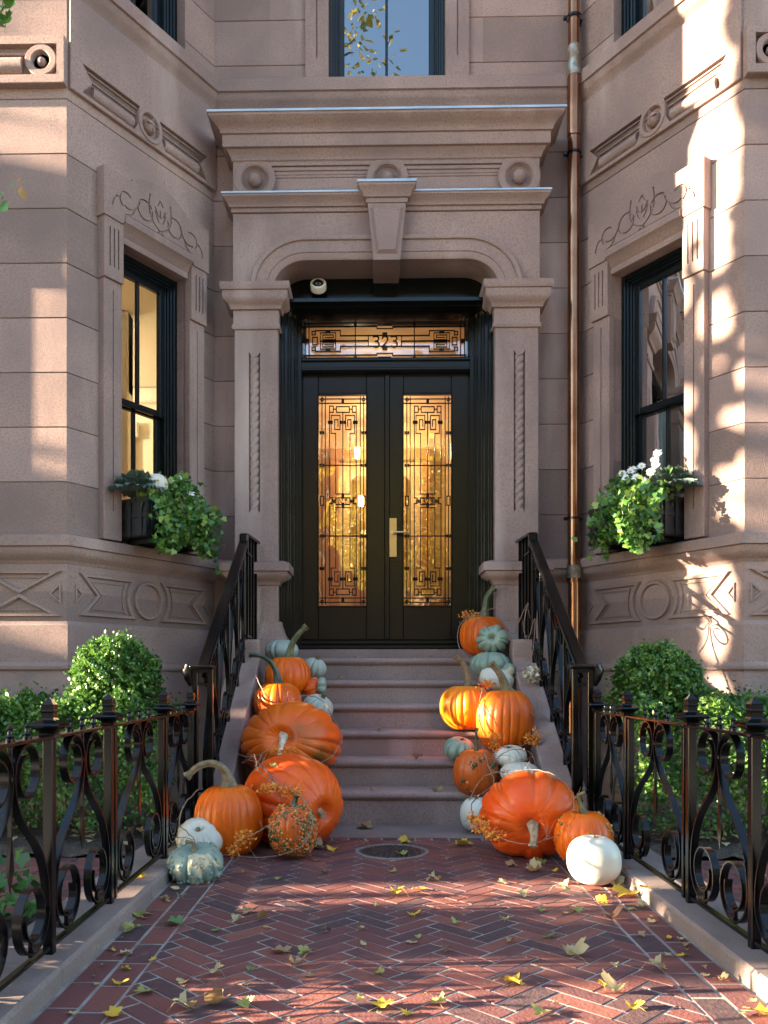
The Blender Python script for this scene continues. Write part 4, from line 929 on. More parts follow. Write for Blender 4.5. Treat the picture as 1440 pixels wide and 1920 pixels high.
def litter(name,label,x0,x1,y0,y1,n):
    P=np.empty((n,3)); P[:,0]=rng.uniform(x0,x1,n); P[:,1]=rng.uniform(y0,y1,n); P[:,2]=rng.uniform(.05,.085,n)
    nr=np.tile([0,0,1.],(n,1)); o=leaves(name,LEAFT,P,.055,None,.7,nrm=nr,flat=.75,shape='ivy'); tag(o,label,'ground cover',kind='stuff')
litter('leaf_litter','dry leaf litter under the left hedge',-3.6,-1.3,4.58,5.4,160); litter('leaf_litter','dry leaf litter under the right hedge',1.5,3.9,4.58,5.4,160)
def ground_ivy(label,x0,x1,y0,y1,n):
    P=np.empty((n,3)); P[:,0]=rng.uniform(x0,x1,n); P[:,1]=rng.uniform(y0,y1,n); P[:,2]=.06+rng.random(n)**2*.30*(.4+.6*np.abs(np.sin(P[:,0]*3+P[:,1]*5)))
    o=leaves('ground_cover',IVY,P,.05,None,.7,shape='ivy',rnd=rng.random(n)*.7); tag(o,label,'ground cover',kind='stuff')
ground_ivy('dark leafy ground cover behind the left fence near the street',-3.2,-1.32,2.0,3.35,3200); ground_ivy('dark leafy ground cover behind the right fence near the street',1.52,3.4,2.0,3.3,2600)

# ------------------------------------------------------------------ pumpkins
def pmat(name,c,c2,rough=.36,c3=None,sc3=3.0,lo=.62,hi=.72,bump=.12):
    return mat(name,c,rough,var=(5,c2,.38,.66),var2=((sc3,c3,lo,hi,6) if c3 else None),bump=[(35,bump,.004),(160,bump,.0015)],spec=.3,sss=.0,coat=.04)
PM=dict(orange=pmat('pumpkin_orange',(.66,.122,.004),(.54,.080,.003),c3=(.34,.17,.06),sc3=11,lo=.69,hi=.74), deep=pmat('pumpkin_deep_orange',(.62,.066,.005),(.66,.100,.006),c3=(.36,.15,.06),sc3=9,lo=.69,hi=.75), mould=pmat('pumpkin_orange_moulded',(.66,.120,.006),(.58,.082,.005),c3=(.12,.085,.03),sc3=2.1,lo=.60,hi=.74),
 yellow=pmat('pumpkin_yellow_orange',(.72,.20,.006),(.66,.14,.005)), white=pmat('pumpkin_white',(.60,.575,.48),(.54,.52,.42),rough=.34,c3=(.42,.36,.24),sc3=2.6,lo=.66,hi=.80), ghost=pmat('pumpkin_pale_blue',(.37,.42,.36),(.30,.36,.30),c3=(.24,.31,.24),sc3=6),
 blue=pmat('pumpkin_grey_green',(.185,.255,.195),(.23,.30,.23),c3=(.32,.35,.24),sc3=4), scab=pmat('pumpkin_blue_green_scabbed',(.15,.215,.175),(.22,.28,.22),c3=(.50,.42,.26),sc3=5.5,lo=.56,hi=.60,bump=.6), wart=pmat('pumpkin_rust_orange',(.52,.10,.010),(.44,.075,.008),c3=(.30,.16,.06),sc3=12,lo=.66,hi=.72))
STEML=mat('pale_tan_stem',(.40,.30,.18),.75,var=(35,(.24,.18,.10),.42,.62),bump=(70,.7,.005))
WGREEN=mat('wart_green',(.055,.075,.022),.45); WTAN=mat('wart_tan',(.50,.24,.05),.45); WORANGE=mat('wart_orange',(.58,.13,.012),.4)
def pumpkin(label,px,py,Y,w,h,col,ribs=10,dep=.10,axis=(0,0,1),stem=None,stemmat=STEMG,sq=2.0,dimple=.22,warts=None,name='pumpkin',asym=0.0,cat='pumpkin',seed=1,bury=0,group=None,stemrad=None,egg=0,dw=.24,vs_=1.0):
    """w,h: full width/height in photo pixels of the lying body (along its axis h is the polar size)"""
    c=W(px,py,Y); k=Y/F; a=w*k/2; b=h*k/2; ax=Vector(axis).normalized(); Q=Vector((0,0,1)).rotation_difference(ax).to_matrix()
    rn=random.Random(seed); t=thing(name,label,cat,tuple(c),group); ph=rn.random()*6.28; wob=.34
    nt,nf=ribs*14,44; jit=[rn.uniform(.75,1.25) for _ in range(ribs)]
    def surf(th,f):
        sp=math.sin(f); r=abs(sp)**(2/sq)
        u=(th/(2*math.pi)*ribs+wob*math.sin(2*th+ph)+.6*wob*math.sin(5*th+1.7*ph))%ribs; i=int(u); fr=u-i; g=abs(math.sin(math.pi*fr)); groove=(1-g)**1.9
        dd=dep*(jit[i]*(1-fr)+jit[(i+1)%ribs]*fr)
        r*=1-dd*groove*min(1,sp*2.2+.3); r*=1+asym*math.cos(th-ph)+.02*math.sin(2*th+ph)
        z=math.cos(f); z=math.copysign(abs(z)**(2/max(sq,2)),z); z=z*(1-dimple*math.exp(-(sp/dw)**2))-(.02*groove if 0 else 0)
        if egg: r*=1-egg*z
        q=Q@Vector((a*r*math.cos(th),a*r*math.sin(th),b*z)); q.z*=vs_; q.x*=1+.012*math.sin(q.z*19+seed)+.01*math.sin(q.y*23+seed); return q
    m=MB(); vs=[tuple(surf(0,1e-4))]
    for j in range(1,nf):
        for i in range(nt): vs.append(tuple(surf(2*math.pi*i/nt,math.pi*j/nf)))
    vs.append(tuple(surf(0,math.pi-1e-4))); e=len(vs)-1
    fs=[(0,1+i,1+(i+1)%nt) for i in range(nt)]+[(1+(j-1)*nt+i,1+j*nt+i,1+j*nt+(i+1)%nt,1+(j-1)*nt+(i+1)%nt) for j in range(1,nf-1) for i in range(nt)]+[(1+(nf-2)*nt+i,e,1+(nf-2)*nt+(i+1)%nt) for i in range(nt)]
    m.add(vs,fs); m.obj('body',PM[col],t,smooth=180,recalc=False)
    top=surf(0,.02)
    if stem:
        # stem: list of (px,py) offsets in photo pixels from the stem root, and depth offsets
        r0=stemrad or .016; pts=[top-Q@Vector((0,0,.01))]
        for (dx,dz,dy) in stem: pts.append(top+Vector((dx*k,dy,-dz*k)))
        P=smoothpath(pts,5); n=len(P); rad=[r0*(1.9*math.exp(-i/ (n*.12))+ 1.0-.25*(i/n)+(.35 if i>=n-2 else 0)) for i in range(n)]
        s=MB(); s.tube(P,rad,12,ridge=.16); s.obj('stem',stemmat,t,smooth=50)
    if warts:
        n,rmin,rmax,clus,mats_=warts; wm=MB(); cs=[(rn.random()*6.28,math.acos(rn.uniform(-.8,.9))) for _ in range(clus)] if clus else None
        for _ in range(n):
            if cs: c0=rn.choice(cs); th=c0[0]+rn.gauss(0,.12); f=min(2.6,max(.25,c0[1]+rn.gauss(0,.12)))
            else: th=rn.random()*6.28; f=math.acos(rn.uniform(-.75,.93))
            p=surf(th,f); r=rn.uniform(rmin,rmax)*(1 if rn.random()<.8 else 1.7); mi=rn.choices(range(len(mats_)),[q[1] for q in mats_])[0]
            wm.ball(p,r,7,mi=mi,sq=(1,1,rn.uniform(.8,1.3)))
        wm.obj('warts',[q[0] for q in mats_],t,smooth=180,recalc=False)
    return t
def patch(m,c,r,col):
    "a mouldy patch with its own ragged outline at one place of the skin"
    t=m.node_tree; N=t.nodes; L=t.links; b=N['Principled BSDF']; src=b.inputs['Base Color'].links[0].from_socket
    tc=N.new('ShaderNodeTexCoord'); vm=N.new('ShaderNodeVectorMath'); vm.operation='DISTANCE'; vm.inputs[1].default_value=c; L.new(tc.outputs['Object'],vm.inputs[0])
    n=N.new('ShaderNodeTexNoise'); n.inputs['Scale'].default_value=14; n.inputs['Detail'].default_value=8; L.new(tc.outputs['Object'],n.inputs['Vector'])
    ad=N.new('ShaderNodeMath'); ad.operation='MULTIPLY_ADD'; ad.inputs[1].default_value=.26; L.new(n.outputs[0],ad.inputs[0]); L.new(vm.outputs['Value'],ad.inputs[2])
    mr=N.new('ShaderNodeMapRange'); mr.inputs['From Min'].default_value=r+.13-.09; mr.inputs['From Max'].default_value=r+.13+.03; mr.inputs['To Min'].default_value=.85; mr.inputs['To Max'].default_value=0; L.new(ad.outputs[0],mr.inputs[0])
    mx=N.new('ShaderNodeMix'); mx.data_type='RGBA'; L.new(mr.outputs[0],mx.inputs['Factor']); L.new(src,mx.inputs['A']); mx.inputs['B'].default_value=(*col,1); L.new(mx.outputs['Result'],b.inputs['Base Color'])
patch(PM['mould'],(.20,-.22,-.10),.13,(.10,.065,.012)); patch(PM['mould'],(.17,-.16,.13),.03,(.22,.12,.02))
# left flight
pumpkin('pale blue pumpkin at the top left of the stairs, half hidden behind an orange one',528,1219,6.92,64,42,'ghost',11,.16,stem=[(0,-3,0)],seed=2)
pumpkin('small pale blue pumpkin on the top step between an orange pumpkin and the risers',590,1252,6.68,44,38,'ghost',9,.2,stem=[(2,-8,0)],seed=3,axis=(.3,-.2,1))
pumpkin('orange pumpkin with a stout green stem leaning right, uppermost orange one at left',540,1268,6.42,86,78,'orange',14,.06,stem=[(4,-22,0),(14,-44,0),(34,-64,0)],stemmat=STEMG,stemrad=.026,seed=4,sq=2.3)
pumpkin('orange pumpkin with a long dark green stem curling left, sunlit on one side',521,1318,6.08,94,82,'orange',14,.055,stem=[(-4,-24,0),(-16,-46,-.02),(-34,-56,-.03),(-54,-58,-.03)],stemmat=STEMD,stemrad=.020,seed=5,sq=2.2)
tb=pumpkin('small red and green turban squash beside the left pumpkins on the stairs',588,1291,6.40,44,38,'deep',8,.10,axis=(.75,-.5,.3),seed=6,name='turban_squash',cat='squash')
c=W(588,1291,6.40); m=MB(); 
for i in range(5):
    a=i*1.256; m.ball((.062*.9+.01,-.045+.035*math.cos(a)-.01,.02+.035*math.sin(a)),.036,12)
m.obj('crown',PM['blue'],tb,smooth=180)
pumpkin('pale blue pumpkin right behind the moulded orange pumpkin on the left steps',596,1327,6.13,58,50,'ghost',10,.18,stem=[(3,-8,0)],seed=7,axis=(.5,-.3,1))
pumpkin('large orange pumpkin with a dark mouldy patch and a white stub of stem facing front',547,1391,5.58,184,172,'mould',14,.075,axis=(-.16,-1.0,.22),stem=[(-4,18,-.07),(-6,36,-.09)],stemmat=mat('white_stem',(.66,.60,.48),.75,var=(30,(.45,.38,.26),.45,.65),bump=(70,.6,.004)),stemrad=.020,seed=8,sq=2.3,dimple=.26,dw=.16,vs_=.84)
pumpkin('huge red orange pumpkin lying on its side in the left corner below the stairs',548,1503,4.95,184,186,'deep',14,.06,axis=(.66,-.62,-.12),stem=[(8,6,-.02)],stemmat=STEML,stemrad=.022,seed=9,sq=2.25,dimple=.22,dw=.16,vs_=.95)
pumpkin('tall orange pumpkin at lower left with a long brown stem bent over left',429,1538,4.66,132,138,'orange',20,.035,stem=[(-3,-20,0),(-13,-38,-.01),(-32,-47,-.02),(-56,-41,-.03),(-78,-22,-.04)],stemmat=STEMT,stemrad=.026,seed=10,sq=2.45,dimple=.12,axis=(-.03,0,1))
pumpkin('warty orange pumpkin mottled with green at the foot of the left heap',549,1556,4.50,92,98,'wart',14,.05,stem=[(2,-16,0),(5,-26,0)],stemmat=STEMD,stemrad=.016,seed=11,sq=2.35,warts=(2000,.003,.0068,90,[(WGREEN,5),(WTAN,2),(WORANGE,3)]))
pumpkin('white ribbed pumpkin propped against the tall orange pumpkin at lower left',375,1572,4.50,92,68,'white',12,.10,axis=(.02,-.62,.8),stem=[(-1,-3,-.02)],stemmat=STEMT,stemrad=.012,seed=12,dimple=.3)
pumpkin('lumpy blue green pumpkin with tan scabs at the end of the left kerb',366,1620,4.02,102,72,'scab',10,.17,axis=(-.05,-.35,1),stem=[(-2,-14,0),(-16,-17,0)],stemmat=STEMT,stemrad=.011,seed=13,sq=2.25,warts=(150,.005,.010,0,[(PM['scab'],1)]))
# right flight
pumpkin('orange pumpkin with tall green stem beside the door, topmost at right',905,1193,6.90,86,78,'orange',15,.06,stem=[(3,-22,0),(7,-44,0),(20,-60,0)],stemmat=STEMG,stemrad=.028,seed=20,sq=2.4)
pumpkin('grey green ribbed squash turned to show its stem, in front of the topmost right pumpkin',923,1199,6.66,60,50,'blue',9,.22,axis=(-.15,-1,.1),stem=[(-1,-2,-.02)],stemmat=STEMT,stemrad=.007,seed=21,dimple=.4)
pumpkin('wide grey green pumpkin underneath the ribbed squash on the right stairs',919,1246,6.60,78,50,'blue',12,.14,stem=[(0,-2,0)],seed=22,dimple=.3)
pumpkin('little dark green striped gourd tucked beside the white oval pumpkin',953,1258,6.36,24,32,'scab',8,.08,axis=(.4,0,1),seed=23,name='striped_gourd',cat='gourd')
pumpkin('smooth white oval pumpkin lying behind the two sunlit orange pumpkins',931,1274,6.36,44,70,'white',10,.025,axis=(1,-.1,-.25),seed=24)
pumpkin('golden orange pumpkin in full sun with a curved stem, leftmost of the upper right heap',874,1327,6.07,96,88,'yellow',17,.06,stem=[(1,-22,0),(-6,-46,0),(-22,-62,-.02)],stemmat=STEMT,stemrad=.022,seed=25,sq=2.3)
pumpkin('tall orange pumpkin in sun with a long striped stem leaning left, middle of right stairs',947,1352,5.80,108,122,'orange',18,.05,stem=[(-8,-22,-.02),(-18,-40,-.03),(-32,-54,-.04)],stemmat=STEMT,stemrad=.028,seed=26,sq=2.45,dimple=.12,axis=(.03,0,1))
pumpkin('small grey green lobed pumpkin at the left edge of the right heap',862,1405,5.74,62,46,'blue',7,.24,stem=[(-2,-4,0)],seed=27,axis=(.2,-.3,1))
pumpkin('rust orange pumpkin with large dark warts leaning on the right step edges',892,1448,5.50,84,90,'wart',12,.035,stem=[(0,-18,0),(-1,-34,0),(2,-48,0)],stemmat=STEMG,stemrad=.010,seed=28,sq=2.3,warts=(110,.005,.011,17,[(WGREEN,6),(WTAN,2)]))
m_=[o for o in bpy.data.objects if o.name.startswith('warts')][-1]
pumpkin('white pumpkin wedged under the tall sunlit pumpkin on the right stairs',956,1418,5.52,64,40,'white',11,.06,stem=[(0,-2,0)],seed=29,axis=(-.15,-.2,1))
pumpkin('white ribbed pumpkin directly above the giant red orange pumpkin at right',975,1450,5.36,76,44,'white',12,.10,stem=[(0,-3,0)],seed=30,dimple=.3)
pumpkin('white pumpkin half hidden behind the left side of the giant right pumpkin',894,1527,5.22,64,66,'white',10,.02,stem=[(-4,-10,0)],stemmat=STEMT,stemrad=.010,seed=31,sq=2.2)
pumpkin('giant red orange pumpkin at lower right with its thick tan stem pointing at the viewer',993,1528,4.58,184,150,'deep',13,.08,axis=(-.12,-1,-.16),stem=[(-5,16,-.10),(-9,32,-.13)],stemmat=STEML,stemrad=.022,seed=32,sq=2.3,dimple=.24,dw=.15,vs_=.90)
pumpkin('orange pumpkin with tan warts and a thin green stem behind the smooth white one',1094,1571,4.24,106,104,'orange',13,.04,stem=[(-6,-16,0),(-11,-32,0),(-9,-42,-.02),(-1,-45,-.03)],stemmat=STEMG,stemrad=.012,seed=33,sq=2.35,warts=(170,.003,.006,24,[(WTAN,4),(WGREEN,2)]))
pumpkin('smooth round white pumpkin in front at the lower right',1113,1612,3.97,98,92,'white',10,.012,stem=[(3,-4,0)],stemmat=STEMT,stemrad=.010,seed=34,sq=2.35,dimple=.12)
# dried hydrangea on the right cheek wall
hc=W(998,1265,6.15); hy=thing('dried_hydrangea','dried cream hydrangea head on the right cheek wall','flower',tuple(hc))
n=170; d=rng.normal(size=(n,3)); d/=np.linalg.norm(d,axis=1)[:,None]; leaves('petals',DRIED,d*np.array([.068,.05,.058])*rng.uniform(.6,1,(n,1)),.030,hy,.8)
m=MB(); m.tube([(0,0,-.02),(.05,.02,.04),(.13,.03,.12),(.17,.04,.20)],[.004,.003,.003,.002],6); m.obj('stem',TWIGM,hy,smooth=60)

# ------------------------------------------------------------------ bittersweet vines
def vine(label,pts,berries=(),rad=.0042,twigs=6,seed=0):
    rn=random.Random(seed); P=[W(*p) for p in pts]; t=thing('berry_vine' if berries else 'bare_vine',label,'vine',tuple(P[0])); o=P[0]
    P=smoothpath([p-o for p in P],7); m=MB(); n=len(P)
    m.tube([p+Vector((rn.gauss(0,.002),rn.gauss(0,.002),rn.gauss(0,.002))) for p in P],[rad*(1-.5*i/n) for i in range(n)],6)
    for _ in range(twigs):
        i=rn.randrange(2,n-2); p=P[i]; d=Vector((rn.gauss(0,1),rn.gauss(-.3,.4),rn.gauss(.2,.8))).normalized(); L=rn.uniform(.05,.13)
        m.tube([p,p+d*L*.5+Vector((0,0,rn.gauss(0,.01))),p+d*L+Vector((0,0,rn.gauss(0,.03)))],[rad*.5,rad*.4,rad*.25],5)
    m.obj('stem',TWIGM,t,smooth=60)
    for (px,py,Y,w,h,k) in berries:
        c=W(px,py,Y)-o; b=MB(); s=Y/F
        for _ in range(k):
            p=c+Vector((rn.gauss(0,.24)*w*s,rn.gauss(0,.012),rn.gauss(0,.24)*h*s)); r=rn.uniform(.005,.008); b.ball(p,r,6)
            if rn.random()<.6:
                for q in range(3):
                    dd=Vector((rn.gauss(0,1),rn.gauss(0,1),rn.gauss(0,1))).normalized()*r*1.6; e=dd.orthogonal().normalized()*r*.8; b.add([p+dd*.3-e,p+dd*1.4,p+dd*.3+e],[(0,1,2)])
        b.obj('berries',BERRY,t,recalc=False)
    return t
vine('bare curling vine looping from the left railing round the white pumpkin',[(372,1480,4.75),(345,1510,4.55),(336,1545,4.4),(352,1560,4.28),(372,1585,4.22)],seed=1,twigs=2)
vine('berry vine across the front of the tall orange pumpkin at lower left',[(420,1602,4.45),(455,1575,4.32),(500,1550,4.26),(545,1520,4.28),(580,1500,4.38)],[(458,1568,4.31,34,26,60),(437,1593,4.36,26,22,40)],seed=2)
vine('berry vine draped over the huge lying pumpkin at left',[(468,1415,5.2),(500,1445,4.79),(525,1475,4.65),(560,1492,4.48),(580,1515,4.40),(585,1555,4.32),(560,1590,4.30),(500,1607,4.36),(420,1602,4.36)],[(508,1478,4.60,54,22,90),(545,1483,4.54,44,20,70)],seed=3,twigs=10)
vine('thin vine arching from the golden sunlit pumpkin over the moulded orange one at left',[(480,1268,5.9),(497,1300,5.84),(530,1325,5.76),(560,1306,5.84),(600,1310,5.86),(624,1345,5.74),(640,1385,5.5),(625,1415,5.28),(600,1430,5.2)],seed=4,twigs=5)
vine('bundle of bare twigs between the two largest left pumpkins',[(455,1430,5.16),(490,1415,5.04),(480,1440,4.82),(520,1475,4.62),(535,1480,4.58)],[(530,1408,5.2,60,10,40)],seed=5,twigs=12)
vine('berry vine round the stem of the topmost right pumpkin and down the stairs',[(930,1140,6.74),(900,1148,6.66),(868,1165,6.64),(858,1190,6.64),(862,1215,6.6),(880,1240,6.5),(900,1262,6.2)],[(880,1154,6.66,36,16,70)],seed=6,twigs=5)
vine('wiry vine reaching over the right cheek wall toward the railing',[(945,1170,6.7),(962,1188,6.6),(975,1160,6.5),(990,1130,6.45),(982,1170,6.4),(990,1200,6.3),(1003,1160,6.3),(995,1240,6.2),(965,1262,6.15)],seed=7,twigs=8)
vine('berry vine hanging round the tall sunlit pumpkin at right',[(905,1290,5.86),(898,1330,5.66),(905,1370,5.58),(930,1395,5.52),(970,1400,5.52),(1000,1385,5.6),(1005,1350,5.7),(1010,1310,5.8)],[(925,1390,5.50,24,36,60),(1000,1385,5.56,36,34,90),(910,1284,5.9,40,16,60)],seed=8,twigs=9)
vine('long bare vine over the warty rust pumpkin and across the giant right pumpkin',[(905,1400,5.36),(918,1440,5.24),(925,1470,5.14),(900,1490,4.92),(884,1510,4.74),(890,1535,4.54),(920,1560,4.34),(965,1580,4.22),(1010,1578,4.22),(1060,1560,4.18)],[(905,1550,4.36,44,30,80),(925,1565,4.30,40,22,60),(890,1535,4.48,24,22,40)],seed=9,twigs=10)
vine('bare vine arching over the top of the giant right pumpkin',[(880,1500,4.85),(910,1455,4.80),(960,1446,4.64),(1010,1444,4.60),(1050,1460,4.52),(1072,1490,4.44),(1078,1525,4.32)],seed=10,twigs=6)
vine('thin dark vine across the two white pumpkins on the right stairs',[(925,1430,5.36),(940,1415,5.34),(965,1405,5.30),(995,1412,5.36),(1005,1440,5.2)],seed=11,twigs=6,rad=.003)
# ------------------------------------------------------------------ window boxes
def winbox(side,P):
    s='left' if side<0 else 'right'
    t=thing('window_box','black slatted window box on the sill of the %s bay window'%s,'window box')
    m=MB(); m.x=P; u0,u1,z0,z1=.47,1.16,1.99,2.30; va,vb=-.04,.29
    m.box((u0,va,z0+.02),(u1,va+.02,z1),.002); m.box((u0,vb-.02,z0+.02),(u1,vb,z1),.002); m.box((u0,va+.02,z0+.02),(u0+.02,vb-.02,z1),.002); m.box((u1-.02,va+.02,z0+.02),(u1,vb-.02,z1),.002); m.box((u0+.02,va+.02,z0+.02),(u1-.02,vb-.02,z1-.04),.002)
    m.obj('box',BLACKW,t,smooth=30)
    m=MB(); m.x=P
    for z in (z0+.03,z0+.16,z1-.035):
        m.box((u0-.008,va-.004,z),(u1+.008,va-.0005,z+.03),.001); m.box((u0-.008,vb+.0005,z),(u1+.008,vb+.008,z+.03),.001); m.box((u0-.008,va,z),(u0-.0005,vb,z+.03),.001); m.box((u1+.0005,va,z),(u1+.008,vb,z+.03),.001)
    for k in range(6):
        u=u0+.06+(u1-u0-.12)*k/5; m.box((u-.018,vb+.008,z0+.025),(u+.018,vb+.014,z1-.003),.001)
    for v in (va+.05,(va+vb)/2,vb-.05): m.box((u0-.014,v-.018,z0+.025),(u0-.008,v+.018,z1-.003),.001); m.box((u1+.008,v-.018,z0+.025),(u1+.014,v+.018,z1-.003),.001)
    m.obj('slats',BLACKW,t,smooth=30)
    m=MB(); m.x=P
    for u in (u0+.1,u1-.1): m.box((u-.02,va+.05,1.975),(u+.02,vb-.04,z0+.018),.002)
    m.obj('feet',BLACKW,t)
    # ivy: spills over front and inner half
    n=1900; A=rng.random((n,3)); Q=[]
    for i in range(n):
        if A[i,0]<.40: u=rng.normal((.78 if side<0 else .68),.13); v=rng.uniform(.12,.36); z=2.33+rng.normal(.03,.05)+.06*math.sin(u*9)
        else:
            u=rng.normal((.76 if side<0 else .66),.14); f=A[i,1]**.8; v=.35+.09*math.sin(f*2.6)+rng.normal(0,.03); z=2.36-f*(.42+.06*math.sin(u*14))
        u=min(1.16,max(.46 if side<0 else .38,u)); Q.append(P(u,v,z))
    iv=thing('ivy_plant','bushy green ivy spilling over the front of the %s window box'%s,'plant')
    leaves('foliage',IVY,np.array(Q),.046,iv,.7,shape='ivy',nrm=np.tile([-.25*side if 0 else 0,-.8,.5],(n,1)),flat=.35)
    m=MB()
    for k in range(5):
        u=random.uniform(.55,.95); L=random.uniform(.2,.36); pts=[P(u,.30,2.30),P(u,.43,2.34),P(u+random.uniform(-.04,.04),.47,2.2),P(u+random.uniform(-.1,.1),.45,2.34-L)]
        m.tube(smoothpath(pts,4),.0025,5)
    m.obj('stem',STEMG,iv,smooth=60)
    # trailing shoot
    us=0 if side<0 else -.24; sh=[P(1.10+us,.40,2.25),P(1.13+us,.42,2.08),P(1.11+us,.41,1.92),P(1.12+us,.40,1.78 if side<0 else 1.88)]; m=MB(); m.tube(smoothpath(sh,5),.0022,5); m.obj('trailing_stem',STEMG,iv,smooth=60)
    leaves('trailing_leaves',IVY,np.array([tuple(p+Vector((random.gauss(0,.015),random.gauss(0,.015),0))) for p in smoothpath(sh,5)]),.045,iv,.7,shape='ivy')
    # kale
    kc=Vector(P(.49 if side<0 else .46,.19,2.385)); ka=thing('ornamental_kale','blue green ornamental kale rosette in the %s window box'%s,'plant',tuple(kc))
    m=MB(); rn=random.Random(5+side)
    for ringi in range(6):
        nl=5+ringi*2; R0=.04+.027*ringi; el=R(82-13*ringi)
        for j in range(nl):
            a=2*math.pi*(j+.5*(ringi%2))/nl+rn.gauss(0,.12); Lf=R0*rn.uniform(.9,1.1)+.03; wd=.052+.012*ringi; vs=[]
            nu,nv=5,8
            for p in range(nu+1):
                f=p/nu; rr=Lf*f; zz=math.sin(el)*rr-.35*rr*f*(ringi/5)+.012*(5-ringi)
                for q in range(nv+1):
                    g=(q/nv-.5)*2; wv=wd*math.sin(min(1,f*1.15)*1.75)*.62
                    ruf=(.014*f*f)*math.sin(q*2.6+j*1.7)*(1 if abs(g)>.3 or p==nu else .3)
                    x=math.cos(el)*rr+ (.008*math.sin(q*3.1) if p==nu else 0); y=g*wv; z=zz+ruf+.25*abs(g)*wv
                    vs.append((x*math.cos(a)-y*math.sin(a),x*math.sin(a)+y*math.cos(a),z-.03))
            m.add(vs,[(p*(nv+1)+q,p*(nv+1)+q+1,(p+1)*(nv+1)+q+1,(p+1)*(nv+1)+q) for p in range(nu) for q in range(nv)],rnd=min(1,.12+ringi*.15+rn.uniform(-.05,.12)))
    m.obj('leaves',KALE,ka,smooth=180,recalc=False)
    m=MB(); m.tube([(0,0,-.12),(0,0,.02)],[.02,.015],8); m.obj('stem',STEMG,ka,smooth=60)
    return P
def daisy(cl,stemroot,label,seed,par=None):
    rn=random.Random(seed); t=thing('daisy_plant',label,'flower',tuple(stemroot)); o=Vector(stemroot)
    for (c,nd) in cl:
        c=Vector(c)-o; nd=Vector(nd).normalized(); Q=Vector((0,0,1)).rotation_difference(nd).to_matrix(); m=MB(); r=.036
        for k in range(15):
            a=2*math.pi*k/15+rn.gauss(0,.05); q=r*rn.uniform(.88,1.08); w_=.0052; dz=rn.uniform(-.006,.008)
            L=[(.006,-w_*.6,0),(.6*q,-w_,dz*.4+.003),(q,0,dz),(.6*q,w_,dz*.4+.003),(.006,w_*.6,0)]
            m.add([tuple(c+Q@Vector((x*math.cos(a)-y*math.sin(a),x*math.sin(a)+y*math.cos(a),z))) for x,y,z in L],[(0,1,2,3,4)])
        fl=m.obj('flower',PETAL,t,recalc=False)
        d=MB(); d.lathe([(.0095,0),(.008,.004),(.004,.006),(0,.0065)],c=c,n=10,M=Q); d.obj('disc',YELC,fl,smooth=180)
        s=MB(); s.tube(smoothpath([(rn.gauss(0,.03),rn.gauss(0,.02),0),c*.6+Vector((0,0,-.02)),c-nd*.004],4),.0022,5); s.obj('stem',STEMG,t,smooth=60)
    n=160; P=rng.normal(size=(n,3))*np.array([.09,.05,.05])+np.array([0,0,.06]); leaves('foliage',IVY,P,.045,t,.35)
    return t
winbox(-1,PL_); winbox(1,PR_)
def WB(px,py,P,v,ulo=0):
    "point of the vertical plane v in front of a bay face that the photo shows at px,py"
    a=Vector(P(0,v,0)); b=Vector(P(1,v,0)); d=W(px,py,1.0)-Vector((0,0,CAMZ)); 
    # (d*t).xy = a + (b-a)*s
    e=b-a; det=d.x*(-e.y)+e.x*d.y; t=(a.x*(-e.y)+e.x*a.y)/det
    return Vector((d.x*t,d.y*t,CAMZ+d.z*t))
fl=[((285,897),.2),((268,900),.16),((328,905),.28),((342,907),.3),((357,925),.36),((298,895),.14),((335,898),.24)]
daisy([(WB(px,py,PL_,v),(.3,-1,.6)) for (px,py),v in fl],WB(318,950,PL_,.24),'white daisies standing above the ivy in the left window box',3)
fl=[((1168,888),.30),((1182,884),.26),((1173,896),.33),((1192,895),.33),((1203,874),.24),((1220,885),.28),((1233,850),.24),((1228,862),.26),((1187,880),.22),((1205,900),.3),((1229,872),.26)]
daisy([(WB(px,py,PR_,v),(-.3,-1,.5)) for (px,py),v in fl],WB(1212,948,PR_,.26),'white daisies standing above the ivy in the right window box',4)
pc=WB(293,908,PL_,.27); 
pumpkin('small white pumpkin set among the daisies in the left window box',293,908,pc.y,44,40,'white',10,.04,stem=[(0,-3,0)],seed=40)

